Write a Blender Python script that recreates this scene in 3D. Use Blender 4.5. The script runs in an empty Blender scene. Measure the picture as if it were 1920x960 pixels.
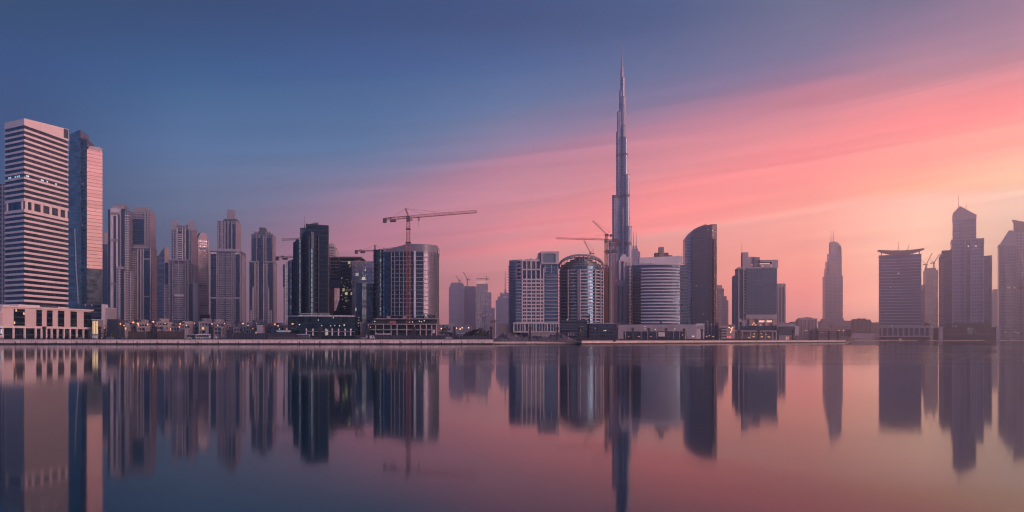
import bpy, math, random
from math import sin, cos, tan, atan, atan2, pi, radians, sqrt
from mathutils import Vector

# ---------------------------------------------------------------- camera / world / sun / exposure
SC = bpy.context.scene
COL = SC.collection
F, CZ, HY = 1500.0, 3.0, 636.5          # focal length in photo pixels, eye height, horizon row
GZ = 2.45                               # level of the land

cam_data = bpy.data.cameras.new('camera')
cam = bpy.data.objects.new('camera', cam_data)
COL.objects.link(cam)
cam.location = (0, 0, CZ)
cam.rotation_euler = (pi / 2, 0, 0)
cam_data.sensor_width = 36.0
cam_data.lens = 36.0 * F / 1920.0
cam_data.shift_y = (HY - 480.0) / 1920.0
cam_data.clip_start = 0.5
cam_data.clip_end = 20000
SC.camera = cam
SC.render.resolution_x, SC.render.resolution_y = 1024, 512
SC.view_settings.view_transform = 'Standard'
SC.view_settings.look = 'None'
SC.view_settings.exposure = 0.0
SC.view_settings.gamma = 1.0
SC.view_settings.use_curve_mapping = False
SC.render.engine = 'CYCLES'
SC.cycles.use_denoising = True
SC.cycles.filter_width = 1.15
SC.cycles.max_bounces = 6
SC.cycles.diffuse_bounces = 2
SC.cycles.glossy_bounces = 4
SC.cycles.volume_bounces = 0
SC.cycles.transparent_max_bounces = 16
SC.cycles.sample_clamp_indirect = 4.0
SC.cycles.caustics_reflective = False
SC.cycles.caustics_refractive = False

SUN_AZ, SUN_EL = radians(130), radians(6)      # azimuth measured from the view axis towards +X
SUN_STRENGTH = 4.6
NISHITA = 0.05
HAZE_DENSITY = 0.00042
SKY_BACK = 3.0
SKY_FIT = {30: [(0.100, 0.100, 0.104), (0.100, 0.117, 0.336), (0.100, 0.151, 0.495), (0.100, 0.134, 0.415), (0.100, 0.134, 0.415), (0.100, 0.134, 0.415), (0.100, 0.134, 0.415), (0.100, 0.134, 0.415)], 350: [(0.100, 0.100, 0.326), (0.100, 0.246, 0.512), (0.148, 0.451, 0.671), (0.349, 0.681, 0.829), (0.640, 0.878, 0.990), (0.895, 1.008, 1.074), (0.767, 0.943, 1.032), (0.767, 0.943, 1.032), (0.767, 0.943, 1.032)], 680: [(0.100, 0.259, 0.550), (0.137, 0.529, 0.776), (0.296, 0.757, 0.893), (0.558, 0.922, 0.993), (0.910, 1.032, 1.060), (1.307, 1.144, 1.134), (1.861, 1.318, 1.233), (2.311, 1.486, 1.356), (2.086, 1.402, 1.295), (2.086, 1.402, 1.295)], 950: [(0.100, 0.358, 0.605), (0.235, 0.681, 0.880), (0.475, 0.852, 0.951), (0.800, 0.941, 0.960), (1.141, 1.001, 0.983), (1.455, 1.107, 1.030), (1.672, 1.265, 1.110), (1.864, 1.391, 1.167), (2.119, 1.501, 1.236), (2.269, 1.671, 1.356), (2.613, 1.734, 1.396), (2.441, 1.703, 1.376), (2.441, 1.703, 1.376), (2.441, 1.703, 1.376)], 1250: [(0.186, 0.524, 0.709), (0.497, 0.711, 0.828), (0.806, 0.821, 0.879), (1.114, 0.906, 0.902), (1.354, 1.022, 0.925), (1.564, 1.170, 0.973), (1.830, 1.312, 1.044), (2.105, 1.496, 1.154), (2.177, 1.707, 1.311), (2.028, 1.877, 1.462), (2.102, 1.792, 1.387), (2.102, 1.792, 1.387), (2.102, 1.792, 1.387)], 1515: [(0.554, 0.723, 0.769), (0.710, 0.759, 0.830), (0.969, 0.810, 0.857), (1.243, 0.912, 0.862), (1.414, 1.024, 0.876), (1.643, 1.155, 0.938), (1.834, 1.361, 1.053), (1.955, 1.569, 1.205), (2.104, 1.796, 1.392), (2.513, 2.020, 1.580), (2.681, 2.069, 1.795), (2.512, 2.063, 1.933), (2.597, 2.066, 1.864)], 1730: [(0.366, 0.570, 0.647), (0.775, 0.753, 0.789), (1.132, 0.913, 0.853), (1.403, 1.018, 0.857), (1.620, 1.127, 0.907), (1.798, 1.343, 1.008), (1.999, 1.656, 1.204), (2.302, 2.061, 1.643), (2.787, 2.764, 2.236), (3.158, 3.306, 2.701), (2.972, 3.035, 2.468)], 1890: [(0.538, 0.591, 0.702), (0.918, 0.804, 0.799), (1.281, 0.950, 0.832), (1.561, 1.107, 0.882), (1.735, 1.394, 1.050), (1.877, 1.757, 1.338), (1.942, 1.918, 1.574), (1.909, 1.838, 1.456), (1.909, 1.838, 1.456), (1.909, 1.838, 1.456)]}



def lin(c):
    return tuple(((v / 255.0) / 12.92 if v / 255.0 <= 0.04045 else ((v / 255.0 + 0.055) / 1.055) ** 2.4) for v in c)


# dusk sky: colour columns by azimuth; rows given as (photo row or elevation step, sRGB)
SKY_COLS = [
    # (azimuth deg, A = upper edge of the pink, B = lower edge of the cloud bank, rows)
    ('px', 30, 480, 545, [(0, (6, 66, 116)), (100, (30, 80, 132)), (150, (46, 92, 142)), (210, (68, 104, 149)), (330, (92, 114, 152)),
                          (440, (112, 118, 152)), (520, (126, 118, 145)), (625, (132, 116, 138))]),
    ('px', 350, 450, 525, [(0, (22, 72, 122)), (70, (36, 84, 132)), (120, (48, 95, 140)), (200, (78, 108, 150)), (250, (86, 113, 156)),
                           (330, (107, 119, 154)), (410, (124, 122, 150)), (500, (138, 122, 148)), (625, (142, 118, 140))]),
    ('px', 680, 400, 503, [(0, (38, 84, 128)), (100, (60, 95, 145)), (200, (84, 112, 152)), (250, (92, 118, 158)), (300, (114, 123, 158)),
                           (350, (134, 124, 156)), (400, (162, 125, 150)), (450, (184, 126, 148)), (503, (180, 128, 148)), (625, (160, 122, 142))]),
    ('px', 950, 300, 472, [(0, (58, 88, 130)), (100, (78, 104, 150)), (150, (92, 112, 154)), (200, (108, 121, 158)), (260, (140, 127, 160)),
                           (310, (184, 130, 154)), (350, (198, 137, 156)), (400, (204, 138, 152)), (425, (222, 136, 148)), (445, (208, 142, 152)),
                           (463, (230, 140, 148)), (484, (208, 147, 154)), (560, (192, 136, 148)), (620, (172, 124, 142))]),
    ('px', 1250, 205, 427, [(0, (84, 98, 138)), (100, (105, 112, 150)), (180, (134, 122, 156)), (215, (168, 128, 156)), (260, (204, 135, 154)),
                            (320, (224, 144, 153)), (350, (240, 145, 150)), (400, (254, 149, 149)), (421, (253, 150, 149)), (436, (236, 159, 158)),
                            (464, (246, 160, 155)), (560, (230, 150, 149)), (620, (200, 138, 145))]),
    ('px', 1515, 160, 385, [(0, (115, 115, 145)), (100, (131, 121, 153)), (140, (154, 123, 154)), (175, (198, 131, 151)), (230, (220, 144, 153)),
                            (290, (250, 146, 150)), (350, (254, 158, 153)), (379, (255, 161, 153)), (393, (247, 170, 162)), (480, (250, 165, 151)),
                            (550, (244, 150, 147)), (580, (224, 148, 148)), (620, (206, 141, 145))]),
    ('px', 1730, 140, 366, [(0, (135, 120, 148)), (70, (160, 128, 156)), (130, (188, 139, 158)), (170, (222, 145, 154)), (230, (255, 150, 153)),
                            (300, (255, 166, 158)), (359, (255, 186, 158)), (373, (252, 188, 177)), (450, (255, 196, 175)), (560, (250, 176, 163)),
                            (620, (220, 153, 151))]),
    ('px', 1890, 132, 355, [(0, (158, 128, 152)), (100, (186, 140, 158)), (140, (226, 148, 157)), (200, (255, 150, 152)), (270, (255, 171, 160)),
                            (346, (255, 200, 170)), (360, (253, 202, 187)), (420, (255, 212, 198)), (520, (255, 198, 186)), (620, (238, 182, 176))]),
    ('az', 62, 0.30, 0.19, [(0.0, (240, 175, 155)), (0.6, (255, 205, 175)), (1.1, (255, 195, 168)), (2.0, (235, 150, 158)), (3.0, (175, 132, 156))]),
    ('az', 100, 0.28, 0.17, [(0.0, (235, 150, 142)), (0.6, (255, 168, 150)), (1.2, (250, 150, 150)), (2.0, (205, 135, 156)), (3.0, (120, 112, 150))]),
    ('az', 145, 0.20, 0.10, [(0.0, (126, 112, 142)), (1.0, (120, 114, 150)), (2.0, (92, 104, 146)), (3.0, (45, 76, 120))]),
    ('az', 180, 0.18, 0.08, [(0.0, (92, 104, 140)), (1.0, (84, 108, 150)), (2.0, (64, 98, 148)), (3.0, (20, 68, 118))]),
]


def build_world():
    w = bpy.data.worlds.new('World')
    SC.world = w
    w.use_nodes = True
    nt = w.node_tree
    nt.nodes.clear()
    N, L = nt.nodes.new, nt.links.new

    def math_(op, a, b=None, clamp=False):
        n = N('ShaderNodeMath'); n.operation = op; n.use_clamp = clamp
        for i, v in enumerate((a, b)):
            if v is None: continue
            if isinstance(v, (int, float)): n.inputs[i].default_value = v
            else: L(v, n.inputs[i])
        return n.outputs[0]
    tc = N('ShaderNodeTexCoord')
    sx = N('ShaderNodeSeparateXYZ'); L(tc.outputs['Generated'], sx.inputs[0])
    x, y, z = sx.outputs
    az = math_('ARCTAN2', x, y)
    r = math_('SQRT', math_('ADD', math_('MULTIPLY', x, x), math_('MULTIPLY', y, y)))
    v = math_('DIVIDE', z, math_('MAXIMUM', r, 0.001))
    v = math_('MAXIMUM', v, 0.0)
    # slow drifting wisps: streaks that climb a little towards the glow
    cv = N('ShaderNodeCombineXYZ')
    L(math_('MULTIPLY', az, 1.6), cv.inputs[0])
    L(math_('MULTIPLY', math_('SUBTRACT', v, math_('MULTIPLY', az, 0.14)), 26.0), cv.inputs[1])
    nz = N('ShaderNodeTexNoise'); nz.inputs['Scale'].default_value = 1.0; nz.inputs['Detail'].default_value = 5.0
    nz.inputs['Roughness'].default_value = 0.55
    L(cv.outputs[0], nz.inputs['Vector'])
    wisp = math_('SUBTRACT', nz.outputs['Fac'], 0.5)
    v = math_('MAXIMUM', math_('ADD', v, math_('MULTIPLY', wisp, 0.042)), 0.0)
    cw = N('ShaderNodeCombineXYZ')
    L(math_('MULTIPLY', az, 2.2), cw.inputs[0])
    L(math_('MULTIPLY', math_('SUBTRACT', v, math_('MULTIPLY', az, 0.10)), 70.0), cw.inputs[1])
    nw = N('ShaderNodeTexNoise'); nw.inputs['Scale'].default_value = 1.0; nw.inputs['Detail'].default_value = 6.0; nw.inputs['Distortion'].default_value = 0.6
    L(cw.outputs[0], nw.inputs['Vector'])
    fine = math_('SUBTRACT', nw.outputs['Fac'], 0.5)
    cols = []
    for kind, a, A, B, rows in SKY_COLS:
        if kind == 'px':
            ar = atan((a - 960) / F); c = cos(ar)
            Av, Bv, Cv = (HY - A) / F * c, (HY - B) / F * c, 0.43 * c
            st = []
            for ri, (py, rgb) in enumerate(rows):
                g = SKY_FIT[a][ri]; rgb = tuple(c * k for c, k in zip(lin(rgb), g))
                vv = max(0, (HY - py) / F * c)
                s = min(1, vv / Bv) + min(1, max(0, (vv - Bv) / (Av - Bv))) + min(1, max(0, (vv - Av) / (Cv - Av)))
                st.append((s, rgb))
        else:
            ar, Av, Bv = radians(a), A, B
            k = {62: 2.2, 100: 1.3, 145: 1.8}.get(a, SKY_BACK)
            st = [(q, tuple(c * k for c in lin(rgb))) for q, rgb in rows]
        cols.append((ar, Av, Bv, sorted(st)))
    first = cols[0]
    left = [(radians(-180), 0.18, 0.08, cols[-1][3]),
            (radians(-110), 0.11, 0.06, [(q, tuple(c * SKY_BACK for c in lin(rgb))) for q, rgb in [(0, (100, 102, 136)), (1, (92, 104, 144)), (2, (66, 94, 142)), (3, (6, 58, 102))]])]
    cols = left + cols

    def curve(idx):
        n = N('ShaderNodeFloatCurve')
        cu = n.mapping.curves[0]
        pts = [((c[0] + pi) / (2 * pi), c[idx] * 2.0) for c in cols]
        while len(cu.points) < len(pts): cu.points.new(0.5, 0.5)
        for p, q in zip(cu.points, pts):
            p.location = q; p.handle_type = 'VECTOR'
        n.mapping.update()
        L(math_('DIVIDE', math_('ADD', az, pi), 2 * pi), n.inputs['Value'])
        return math_('MULTIPLY', n.outputs[0], 0.5)
    Av, Bv = curve(1), curve(2)
    s1 = math_('DIVIDE', v, Bv, True)
    s2 = math_('DIVIDE', math_('SUBTRACT', v, Bv), math_('SUBTRACT', Av, Bv), True)
    s3 = math_('DIVIDE', math_('SUBTRACT', v, Av), math_('SUBTRACT', 0.40, Av), True)
    s = math_('DIVIDE', math_('ADD', math_('ADD', s1, s2), s3), 3.0)
    prev, paz = None, None
    for ar, _a, _b, st in cols:
        cr = N('ShaderNodeValToRGB')
        el = cr.color_ramp.elements
        while len(el) < len(st): el.new(0.5)
        for e, (sv, rgb) in zip(el, st):
            e.position = min(1, sv / 3.0)
        for e, (sv, rgb) in zip(el, st):
            e.color = (*[c / 4.0 for c in rgb], 1)
        L(s, cr.inputs[0])
        if prev is None:
            prev = cr.outputs[0]
        else:
            mr = N('ShaderNodeMapRange'); mr.clamp = True; mr.interpolation_type = 'LINEAR'
            L(az, mr.inputs[0]); mr.inputs[1].default_value = paz; mr.inputs[2].default_value = ar
            mx = N('ShaderNodeMix'); mx.data_type = 'RGBA'
            L(mr.outputs[0], mx.inputs[0]); L(prev, mx.inputs[6]); L(cr.outputs[0], mx.inputs[7])
            prev = mx.outputs[2]
        paz = ar
    # faint brightness of the wisps
    gain = math_('ADD', math_('ADD', 1.0, math_('MULTIPLY', wisp, 0.22)), math_('MULTIPLY', math_('MULTIPLY', fine, 0.62), math_('MULTIPLY', s1, math_('SUBTRACT', 1.0, math_('MULTIPLY', s3, 0.9)))))
    vm = N('ShaderNodeVectorMath'); vm.operation = 'SCALE'
    L(prev, vm.inputs[0]); L(gain, vm.inputs['Scale'])
    b1 = N('ShaderNodeBackground'); L(vm.outputs[0], b1.inputs[0]); b1.inputs[1].default_value = 4.0
    sk = N('ShaderNodeTexSky'); sk.sky_type = 'NISHITA'; sk.sun_disc = False
    sk.sun_elevation = SUN_EL; sk.sun_rotation = SUN_AZ
    sk.air_density = 1.0; sk.dust_density = 2.0; sk.ozone_density = 3.0
    b2 = N('ShaderNodeBackground'); L(sk.outputs[0], b2.inputs[0]); b2.inputs[1].default_value = NISHITA
    ad = N('ShaderNodeAddShader'); L(b1.outputs[0], ad.inputs[0]); L(b2.outputs[0], ad.inputs[1])
    out = N('ShaderNodeOutputWorld'); L(ad.outputs[0], out.inputs[0])


build_world()

sun_data = bpy.data.lights.new('sun', 'SUN')
sun_data.energy = SUN_STRENGTH
sun_data.angle = radians(26)
sun_data.color = (1.0, 0.56, 0.50)
sun = bpy.data.objects.new('sun', sun_data)
COL.objects.link(sun)
_d = Vector((sin(SUN_AZ) * cos(SUN_EL), cos(SUN_AZ) * cos(SUN_EL), sin(SUN_EL)))
sun.rotation_euler = _d.to_track_quat('Z', 'Y').to_euler()
sun.location = (300, 0, 400)

# ---------------------------------------------------------------- materials
MATS = {}


def nodes_of(name):
    m = bpy.data.materials.new(name)
    m.use_nodes = True
    nt = m.node_tree
    nt.nodes.clear()
    out = nt.nodes.new('ShaderNodeOutputMaterial')
    p = nt.nodes.new('ShaderNodeBsdfPrincipled')
    nt.links.new(p.outputs[0], out.inputs[0])
    return m, nt, p


def mth(nt, op, a, b=None, c=None, clamp=False):
    n = nt.nodes.new('ShaderNodeMath'); n.operation = op; n.use_clamp = clamp
    for i, v in enumerate((a, b, c)):
        if v is None: continue
        if isinstance(v, (int, float)): n.inputs[i].default_value = v
        else: nt.links.new(v, n.inputs[i])
    return n.outputs[0]


def mixc(nt, f, a, b):
    n = nt.nodes.new('ShaderNodeMix'); n.data_type = 'RGBA'
    for i, v in ((0, f), (6, a), (7, b)):
        if isinstance(v, (int, float)): n.inputs[i].default_value = v
        elif isinstance(v, tuple): n.inputs[i].default_value = (*v, 1)
        else: nt.links.new(v, n.inputs[i])
    return n.outputs[2]


def plain(name, col, rough=0.75, metal=0.0, var=0.18, scale=0.12, streak=True):
    """weathered mineral / painted / metal surface: blotches plus faint vertical run-off streaks"""
    if name in MATS: return MATS[name]
    m, nt, p = nodes_of(name)
    tc = nt.nodes.new('ShaderNodeTexCoord')
    mp = nt.nodes.new('ShaderNodeMapping'); nt.links.new(tc.outputs['Object'], mp.inputs[0])
    mp.inputs['Scale'].default_value = (1, 1, 0.15 if streak else 1)
    nz = nt.nodes.new('ShaderNodeTexNoise'); nz.inputs['Scale'].default_value = scale * 4; nz.inputs['Detail'].default_value = 5
    nt.links.new(mp.outputs[0], nz.inputs['Vector'])
    n2 = nt.nodes.new('ShaderNodeTexNoise'); n2.inputs['Scale'].default_value = scale; n2.inputs['Detail'].default_value = 3
    nt.links.new(tc.outputs['Object'], n2.inputs['Vector'])
    f = mth(nt, 'MULTIPLY', mth(nt, 'ADD', nz.outputs['Fac'], n2.outputs['Fac']), 0.5)
    lo = tuple(max(0, c * (1 - 2 * var)) for c in col); hi = tuple(min(1, c * (1 + 2 * var)) for c in col)
    nt.links.new(mixc(nt, f, lo, hi), p.inputs['Base Color'])
    p.inputs['Roughness'].default_value = rough
    p.inputs['Metallic'].default_value = metal
    MATS[name] = m
    return m


def facade(name, glass, wall, fh, bw, sp=0.3, mu=0.1, metal=0.85, rough=0.12, lit=0.0, litcol=(1.0, 0.78, 0.45), lits=1.6, vary=0.5):
    """curtain wall: storey height fh, bay width bw; sp = spandrel share of a storey, mu = mullion share of a bay"""
    if name in MATS: return MATS[name]
    m, nt, p = nodes_of(name)
    tc = nt.nodes.new('ShaderNodeTexCoord')
    s = nt.nodes.new('ShaderNodeSeparateXYZ'); nt.links.new(tc.outputs['Object'], s.inputs[0])
    u = mth(nt, 'DIVIDE', mth(nt, 'ADD', mth(nt, 'ADD', s.outputs[0], s.outputs[1]), 5000.0), bw)
    v = mth(nt, 'DIVIDE', mth(nt, 'ADD', s.outputs[2], 500.07), fh)
    fu, fv = mth(nt, 'FRACT', u), mth(nt, 'FRACT', v)
    ms = mth(nt, 'LESS_THAN', fv, sp)
    mm = mth(nt, 'LESS_THAN', fu, mu)
    mask = mth(nt, 'MAXIMUM', ms, mm)
    cv = nt.nodes.new('ShaderNodeCombineXYZ')
    nt.links.new(mth(nt, 'FLOOR', u), cv.inputs[0]); nt.links.new(mth(nt, 'FLOOR', v), cv.inputs[1])
    wn = nt.nodes.new('ShaderNodeTexWhiteNoise'); wn.noise_dimensions = '2D'; nt.links.new(cv.outputs[0], wn.inputs['Vector'])
    rnd = wn.outputs['Value']
    glass = tuple(c * 0.62 for c in glass)
    lo = tuple(c * (1 - vary) for c in glass); hi = tuple(min(1, c * (1 + vary)) for c in glass)
    g = mixc(nt, rnd, lo, hi)
    nz = nt.nodes.new('ShaderNodeTexNoise'); nz.inputs['Scale'].default_value = 0.05; nz.inputs['Detail'].default_value = 4
    nt.links.new(tc.outputs['Object'], nz.inputs['Vector'])
    wlo = tuple(c * 0.75 for c in wall); whi = tuple(min(1, c * 1.25) for c in wall)
    wcol = mixc(nt, nz.outputs['Fac'], wlo, whi)
    nt.links.new(mixc(nt, mask, g, wcol), p.inputs['Base Color'])
    inv = mth(nt, 'SUBTRACT', 1.0, mask)
    nt.links.new(mth(nt, 'MULTIPLY', inv, metal), p.inputs['Metallic'])
    nt.links.new(mth(nt, 'ADD', mth(nt, 'MULTIPLY', mask, 0.55), mth(nt, 'ADD', rough, mth(nt, 'MULTIPLY', rnd, 0.08))), p.inputs['Roughness'])
    # panes are never quite flat
    bp = nt.nodes.new('ShaderNodeBump'); bp.inputs['Strength'].default_value = 0.25; bp.inputs['Distance'].default_value = 0.3
    nb = nt.nodes.new('ShaderNodeTexNoise'); nb.inputs['Scale'].default_value = 0.12
    nt.links.new(tc.outputs['Object'], nb.inputs['Vector'])
    nt.links.new(nb.outputs['Fac'], bp.inputs['Height']); nt.links.new(bp.outputs[0], p.inputs['Normal'])
    if lit:
        w2 = nt.nodes.new('ShaderNodeTexWhiteNoise'); w2.noise_dimensions = '3D'
        c3 = nt.nodes.new('ShaderNodeCombineXYZ')
        nt.links.new(mth(nt, 'FLOOR', u), c3.inputs[0]); nt.links.new(mth(nt, 'FLOOR', v), c3.inputs[1]); c3.inputs[2].default_value = 7.3
        nt.links.new(c3.outputs[0], w2.inputs['Vector'])
        on = mth(nt, 'MULTIPLY', mth(nt, 'GREATER_THAN', w2.outputs['Value'], 1 - lit), inv)
        p.inputs['Emission Color'].default_value = (*litcol, 1)
        nt.links.new(mth(nt, 'MULTIPLY', on, mth(nt, 'ADD', 0.3, mth(nt, 'MULTIPLY', rnd, lits))), p.inputs['Emission Strength'])
    MATS[name] = m
    return m


def glow(name, col, strength):
    if name in MATS: return MATS[name]
    m, nt, p = nodes_of(name)
    p.inputs['Base Color'].default_value = (*col, 1)
    p.inputs['Emission Color'].default_value = (*col, 1)
    p.inputs['Emission Strength'].default_value = strength
    MATS[name] = m
    return m


PALE = plain('pale_render', (0.54, 0.48, 0.49))
LILAC = plain('lilac_render', (0.31, 0.28, 0.315))
GREY = plain('grey_concrete', (0.24, 0.22, 0.24))
DARKC = plain('dark_cladding', (0.06, 0.07, 0.085))
NAVY = plain('navy_cladding', (0.028, 0.04, 0.058), rough=0.4)
WHITE = plain('white_panel', (0.66, 0.58, 0.57), var=0.08)
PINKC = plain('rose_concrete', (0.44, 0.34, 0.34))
BROWN = plain('brown_scaffold', (0.13, 0.09, 0.085))
STEEL = plain('grey_steel', (0.17, 0.16, 0.18), rough=0.5, metal=0.3)
BLACK = plain('black_metal', (0.022, 0.022, 0.026), rough=0.5)
CRANE_RED = plain('red_crane_paint', (0.30, 0.085, 0.065), rough=0.55)
CRANE_PALE = plain('pale_crane_paint', (0.34, 0.22, 0.20), rough=0.55)
CRANE_DARK = plain('dark_crane_metal', (0.07, 0.05, 0.055), rough=0.5)
SANDM = plain('sand', (0.17, 0.125, 0.115), rough=0.95, scale=0.5, var=0.35, streak=False)
LITW = glow('warm_lit_window', (1.0, 0.52, 0.24), 0.9)
LITC = glow('cool_lit_window', (0.98, 0.90, 0.68), 0.6)
LITB = glow('blue_lit_window', (0.40, 0.75, 0.85), 0.5)
LAMPG = glow('sodium_lamp', (1.0, 0.30, 0.07), 4.5)
REDG = glow('red_beacon', (1.0, 0.08, 0.06), 2.5)
GL_DARK = facade('dark_curtain_wall', (0.03, 0.065, 0.09), (0.012, 0.022, 0.034), 3.6, 1.8, 0.22, 0.10)
GL_NAVY = facade('navy_curtain_wall', (0.07, 0.115, 0.16), (0.03, 0.045, 0.065), 3.6, 1.8, 0.25, 0.12)
GL_BLUE = facade('blue_curtain_wall', (0.10, 0.17, 0.23), (0.06, 0.08, 0.11), 3.8, 2.0, 0.22, 0.10)
GL_STRIP = facade('window_strip_glass', (0.07, 0.10, 0.15), (0.035, 0.045, 0.07), 3.5, 2.6, 0.28, 0.16)
RS_PALE = facade('pale_window_grid', (0.06, 0.08, 0.12), (0.42, 0.37, 0.39), 3.5, 3.4, 0.42, 0.45, metal=0.7)
RS_LILAC = facade('lilac_window_grid', (0.06, 0.09, 0.13), (0.25, 0.23, 0.27), 3.5, 3.0, 0.40, 0.40, metal=0.7)
RS_DARK = facade('dark_window_grid', (0.07, 0.10, 0.15), (0.13, 0.13, 0.17), 3.5, 2.6, 0.35, 0.30, metal=0.7)


# ---------------------------------------------------------------- geometry helpers
def X(px, Y): return (px - 960.0) / F * Y
def Zw(py, Y): return CZ + (HY - py) * Y / F


class MB:
    def __init__(s): s.v = []; s.f = []

    def box(s, x0, x1, y0, y1, z0, z1):
        n = len(s.v)
        s.v += [(x0, y0, z0), (x1, y0, z0), (x1, y1, z0), (x0, y1, z0), (x0, y0, z1), (x1, y0, z1), (x1, y1, z1), (x0, y1, z1)]
        s.f += [tuple(n + i for i in q) for q in ((0, 3, 2, 1), (4, 5, 6, 7), (0, 1, 5, 4), (1, 2, 6, 5), (2, 3, 7, 6), (3, 0, 4, 7))]
        return s

    def prism(s, poly, z0, z1):
        """poly counter-clockwise seen from above; z1 a number or one height per corner"""
        k, n = len(poly), len(s.v)
        tops = z1 if isinstance(z1, (list, tuple)) else [z1] * k
        s.v += [(x, y, z0) for x, y in poly] + [(x, y, t) for (x, y), t in zip(poly, tops)]
        s.f += [(n + i, n + (i + 1) % k, n + k + (i + 1) % k, n + k + i) for i in range(k)]
        s.f += [tuple(n + k + i for i in range(k)), tuple(n + i for i in reversed(range(k)))]
        return s

    def slab_xz(s, poly, y0, y1):
        """outline in the x-z plane given depth y0..y1"""
        k, n = len(poly), len(s.v)
        s.v += [(x, y0, z) for x, z in poly] + [(x, y1, z) for x, z in poly]
        s.f += [(n + i, n + (i + 1) % k, n + k + (i + 1) % k, n + k + i) for i in range(k)]
        s.f += [tuple(n + i for i in reversed(range(k))), tuple(n + k + i for i in range(k))]
        return s

    def bar(s, p, q, r, r2=None, k=4):
        p, q = Vector(p), Vector(q)
        d = q - p
        if d.length < 1e-6: return s
        d.normalize()
        a = d.orthogonal().normalized(); b = d.cross(a)
        n = len(s.v); r2 = r if r2 is None else r2
        for c, rr in ((p, r), (q, r2)):
            for i in range(k):
                t = 2 * pi * (i + 0.5) / k
                s.v.append(tuple(c + a * cos(t) * rr + b * sin(t) * rr))
        s.f += [(n + i, n + (i + 1) % k, n + k + (i + 1) % k, n + k + i) for i in range(k)]
        s.f += [tuple(n + i for i in reversed(range(k))), tuple(n + k + i for i in range(k))]
        return s

    def lattice(s, p, q, w, n, r, h=None, tri=False):
        """square (or triangular) lattice girder from p to q"""
        p, q = Vector(p), Vector(q)
        d = (q - p).normalized()
        up = Vector((0, 0, 1)) if abs(d.z) < 0.8 else Vector((0, 1, 0))
        a = d.cross(up).normalized(); b = a.cross(d).normalized()
        h = h or w
        offs = [a * w / 2 - b * h / 2, a * -w / 2 - b * h / 2, b * h / 2] if tri else [a * w / 2 + b * h / 2, a * -w / 2 + b * h / 2, a * -w / 2 - b * h / 2, a * w / 2 - b * h / 2]
        for o in offs: s.bar(p + o, q + o, r)
        m = len(offs)
        for i in range(n):
            c0, c1 = p.lerp(q, i / n), p.lerp(q, (i + 1) / n)
            for j in range(m):
                o0, o1 = offs[j], offs[(j + 1) % m]
                if i % 2: o0, o1 = o1, o0
                s.bar(c0 + o0, c1 + o1, r * 0.6)
                s.bar(c1 + offs[j], c1 + offs[(j + 1) % m], r * 0.5)
        return s

    def lathe(s, prof, cx=0, cy=0, k=24, ry=1.0):
        n = len(s.v); m = len(prof)
        for r, z in prof:
            for i in range(k):
                t = 2 * pi * i / k
                s.v.append((cx + r * cos(t), cy + r * ry * sin(t), z))
        for j in range(m - 1):
            for i in range(k):
                s.f.append((n + j * k + i, n + j * k + (i + 1) % k, n + (j + 1) * k + (i + 1) % k, n + (j + 1) * k + i))
        s.f.append(tuple(n + i for i in reversed(range(k))))
        s.f.append(tuple(n + (m - 1) * k + i for i in range(k)))
        return s

    def build(s, name, mat, parent=None, smooth=False):
        me = bpy.data.meshes.new(name)
        me.from_pydata(s.v, [], s.f)
        me.update()
        if smooth:
            for p in me.polygons: p.use_smooth = True
        me.materials.append(mat)
        o = bpy.data.objects.new(name, me)
        COL.objects.link(o)
        if parent is not None: o.parent = parent
        return o


def tag(o, label=None, cat=None, group=None, kind=None):
    if label: o['label'] = label
    if cat: o['category'] = cat
    if group: o['group'] = group
    if kind or cat: o['kind'] = kind or 'thing'
    return o


def thing(name, label, cat, loc, rz=0.0, group=None):
    o = bpy.data.objects.new(name, None)
    o.empty_display_size = 1.0
    COL.objects.link(o)
    o.location = loc
    o.rotation_euler = (0, 0, rz)
    return tag(o, label, cat, group)


def copy_tree(o, parent=None):
    c = o.copy()
    COL.objects.link(c)
    if parent is not None: c.parent = parent
    for ch in list(o.children): copy_tree(ch, c)
    return c


ORD = ['first', 'second', 'third', 'fourth', 'fifth', 'sixth', 'seventh', 'eighth', 'ninth', 'tenth', 'eleventh', 'twelfth', 'thirteenth',
       'fourteenth', 'fifteenth', 'sixteenth', 'seventeenth', 'eighteenth', 'nineteenth', 'twentieth', 'twenty-first', 'twenty-second',
       'twenty-third', 'twenty-fourth', 'twenty-fifth', 'twenty-sixth', 'twenty-seventh', 'twenty-eighth', 'twenty-ninth', 'thirtieth']


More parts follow.
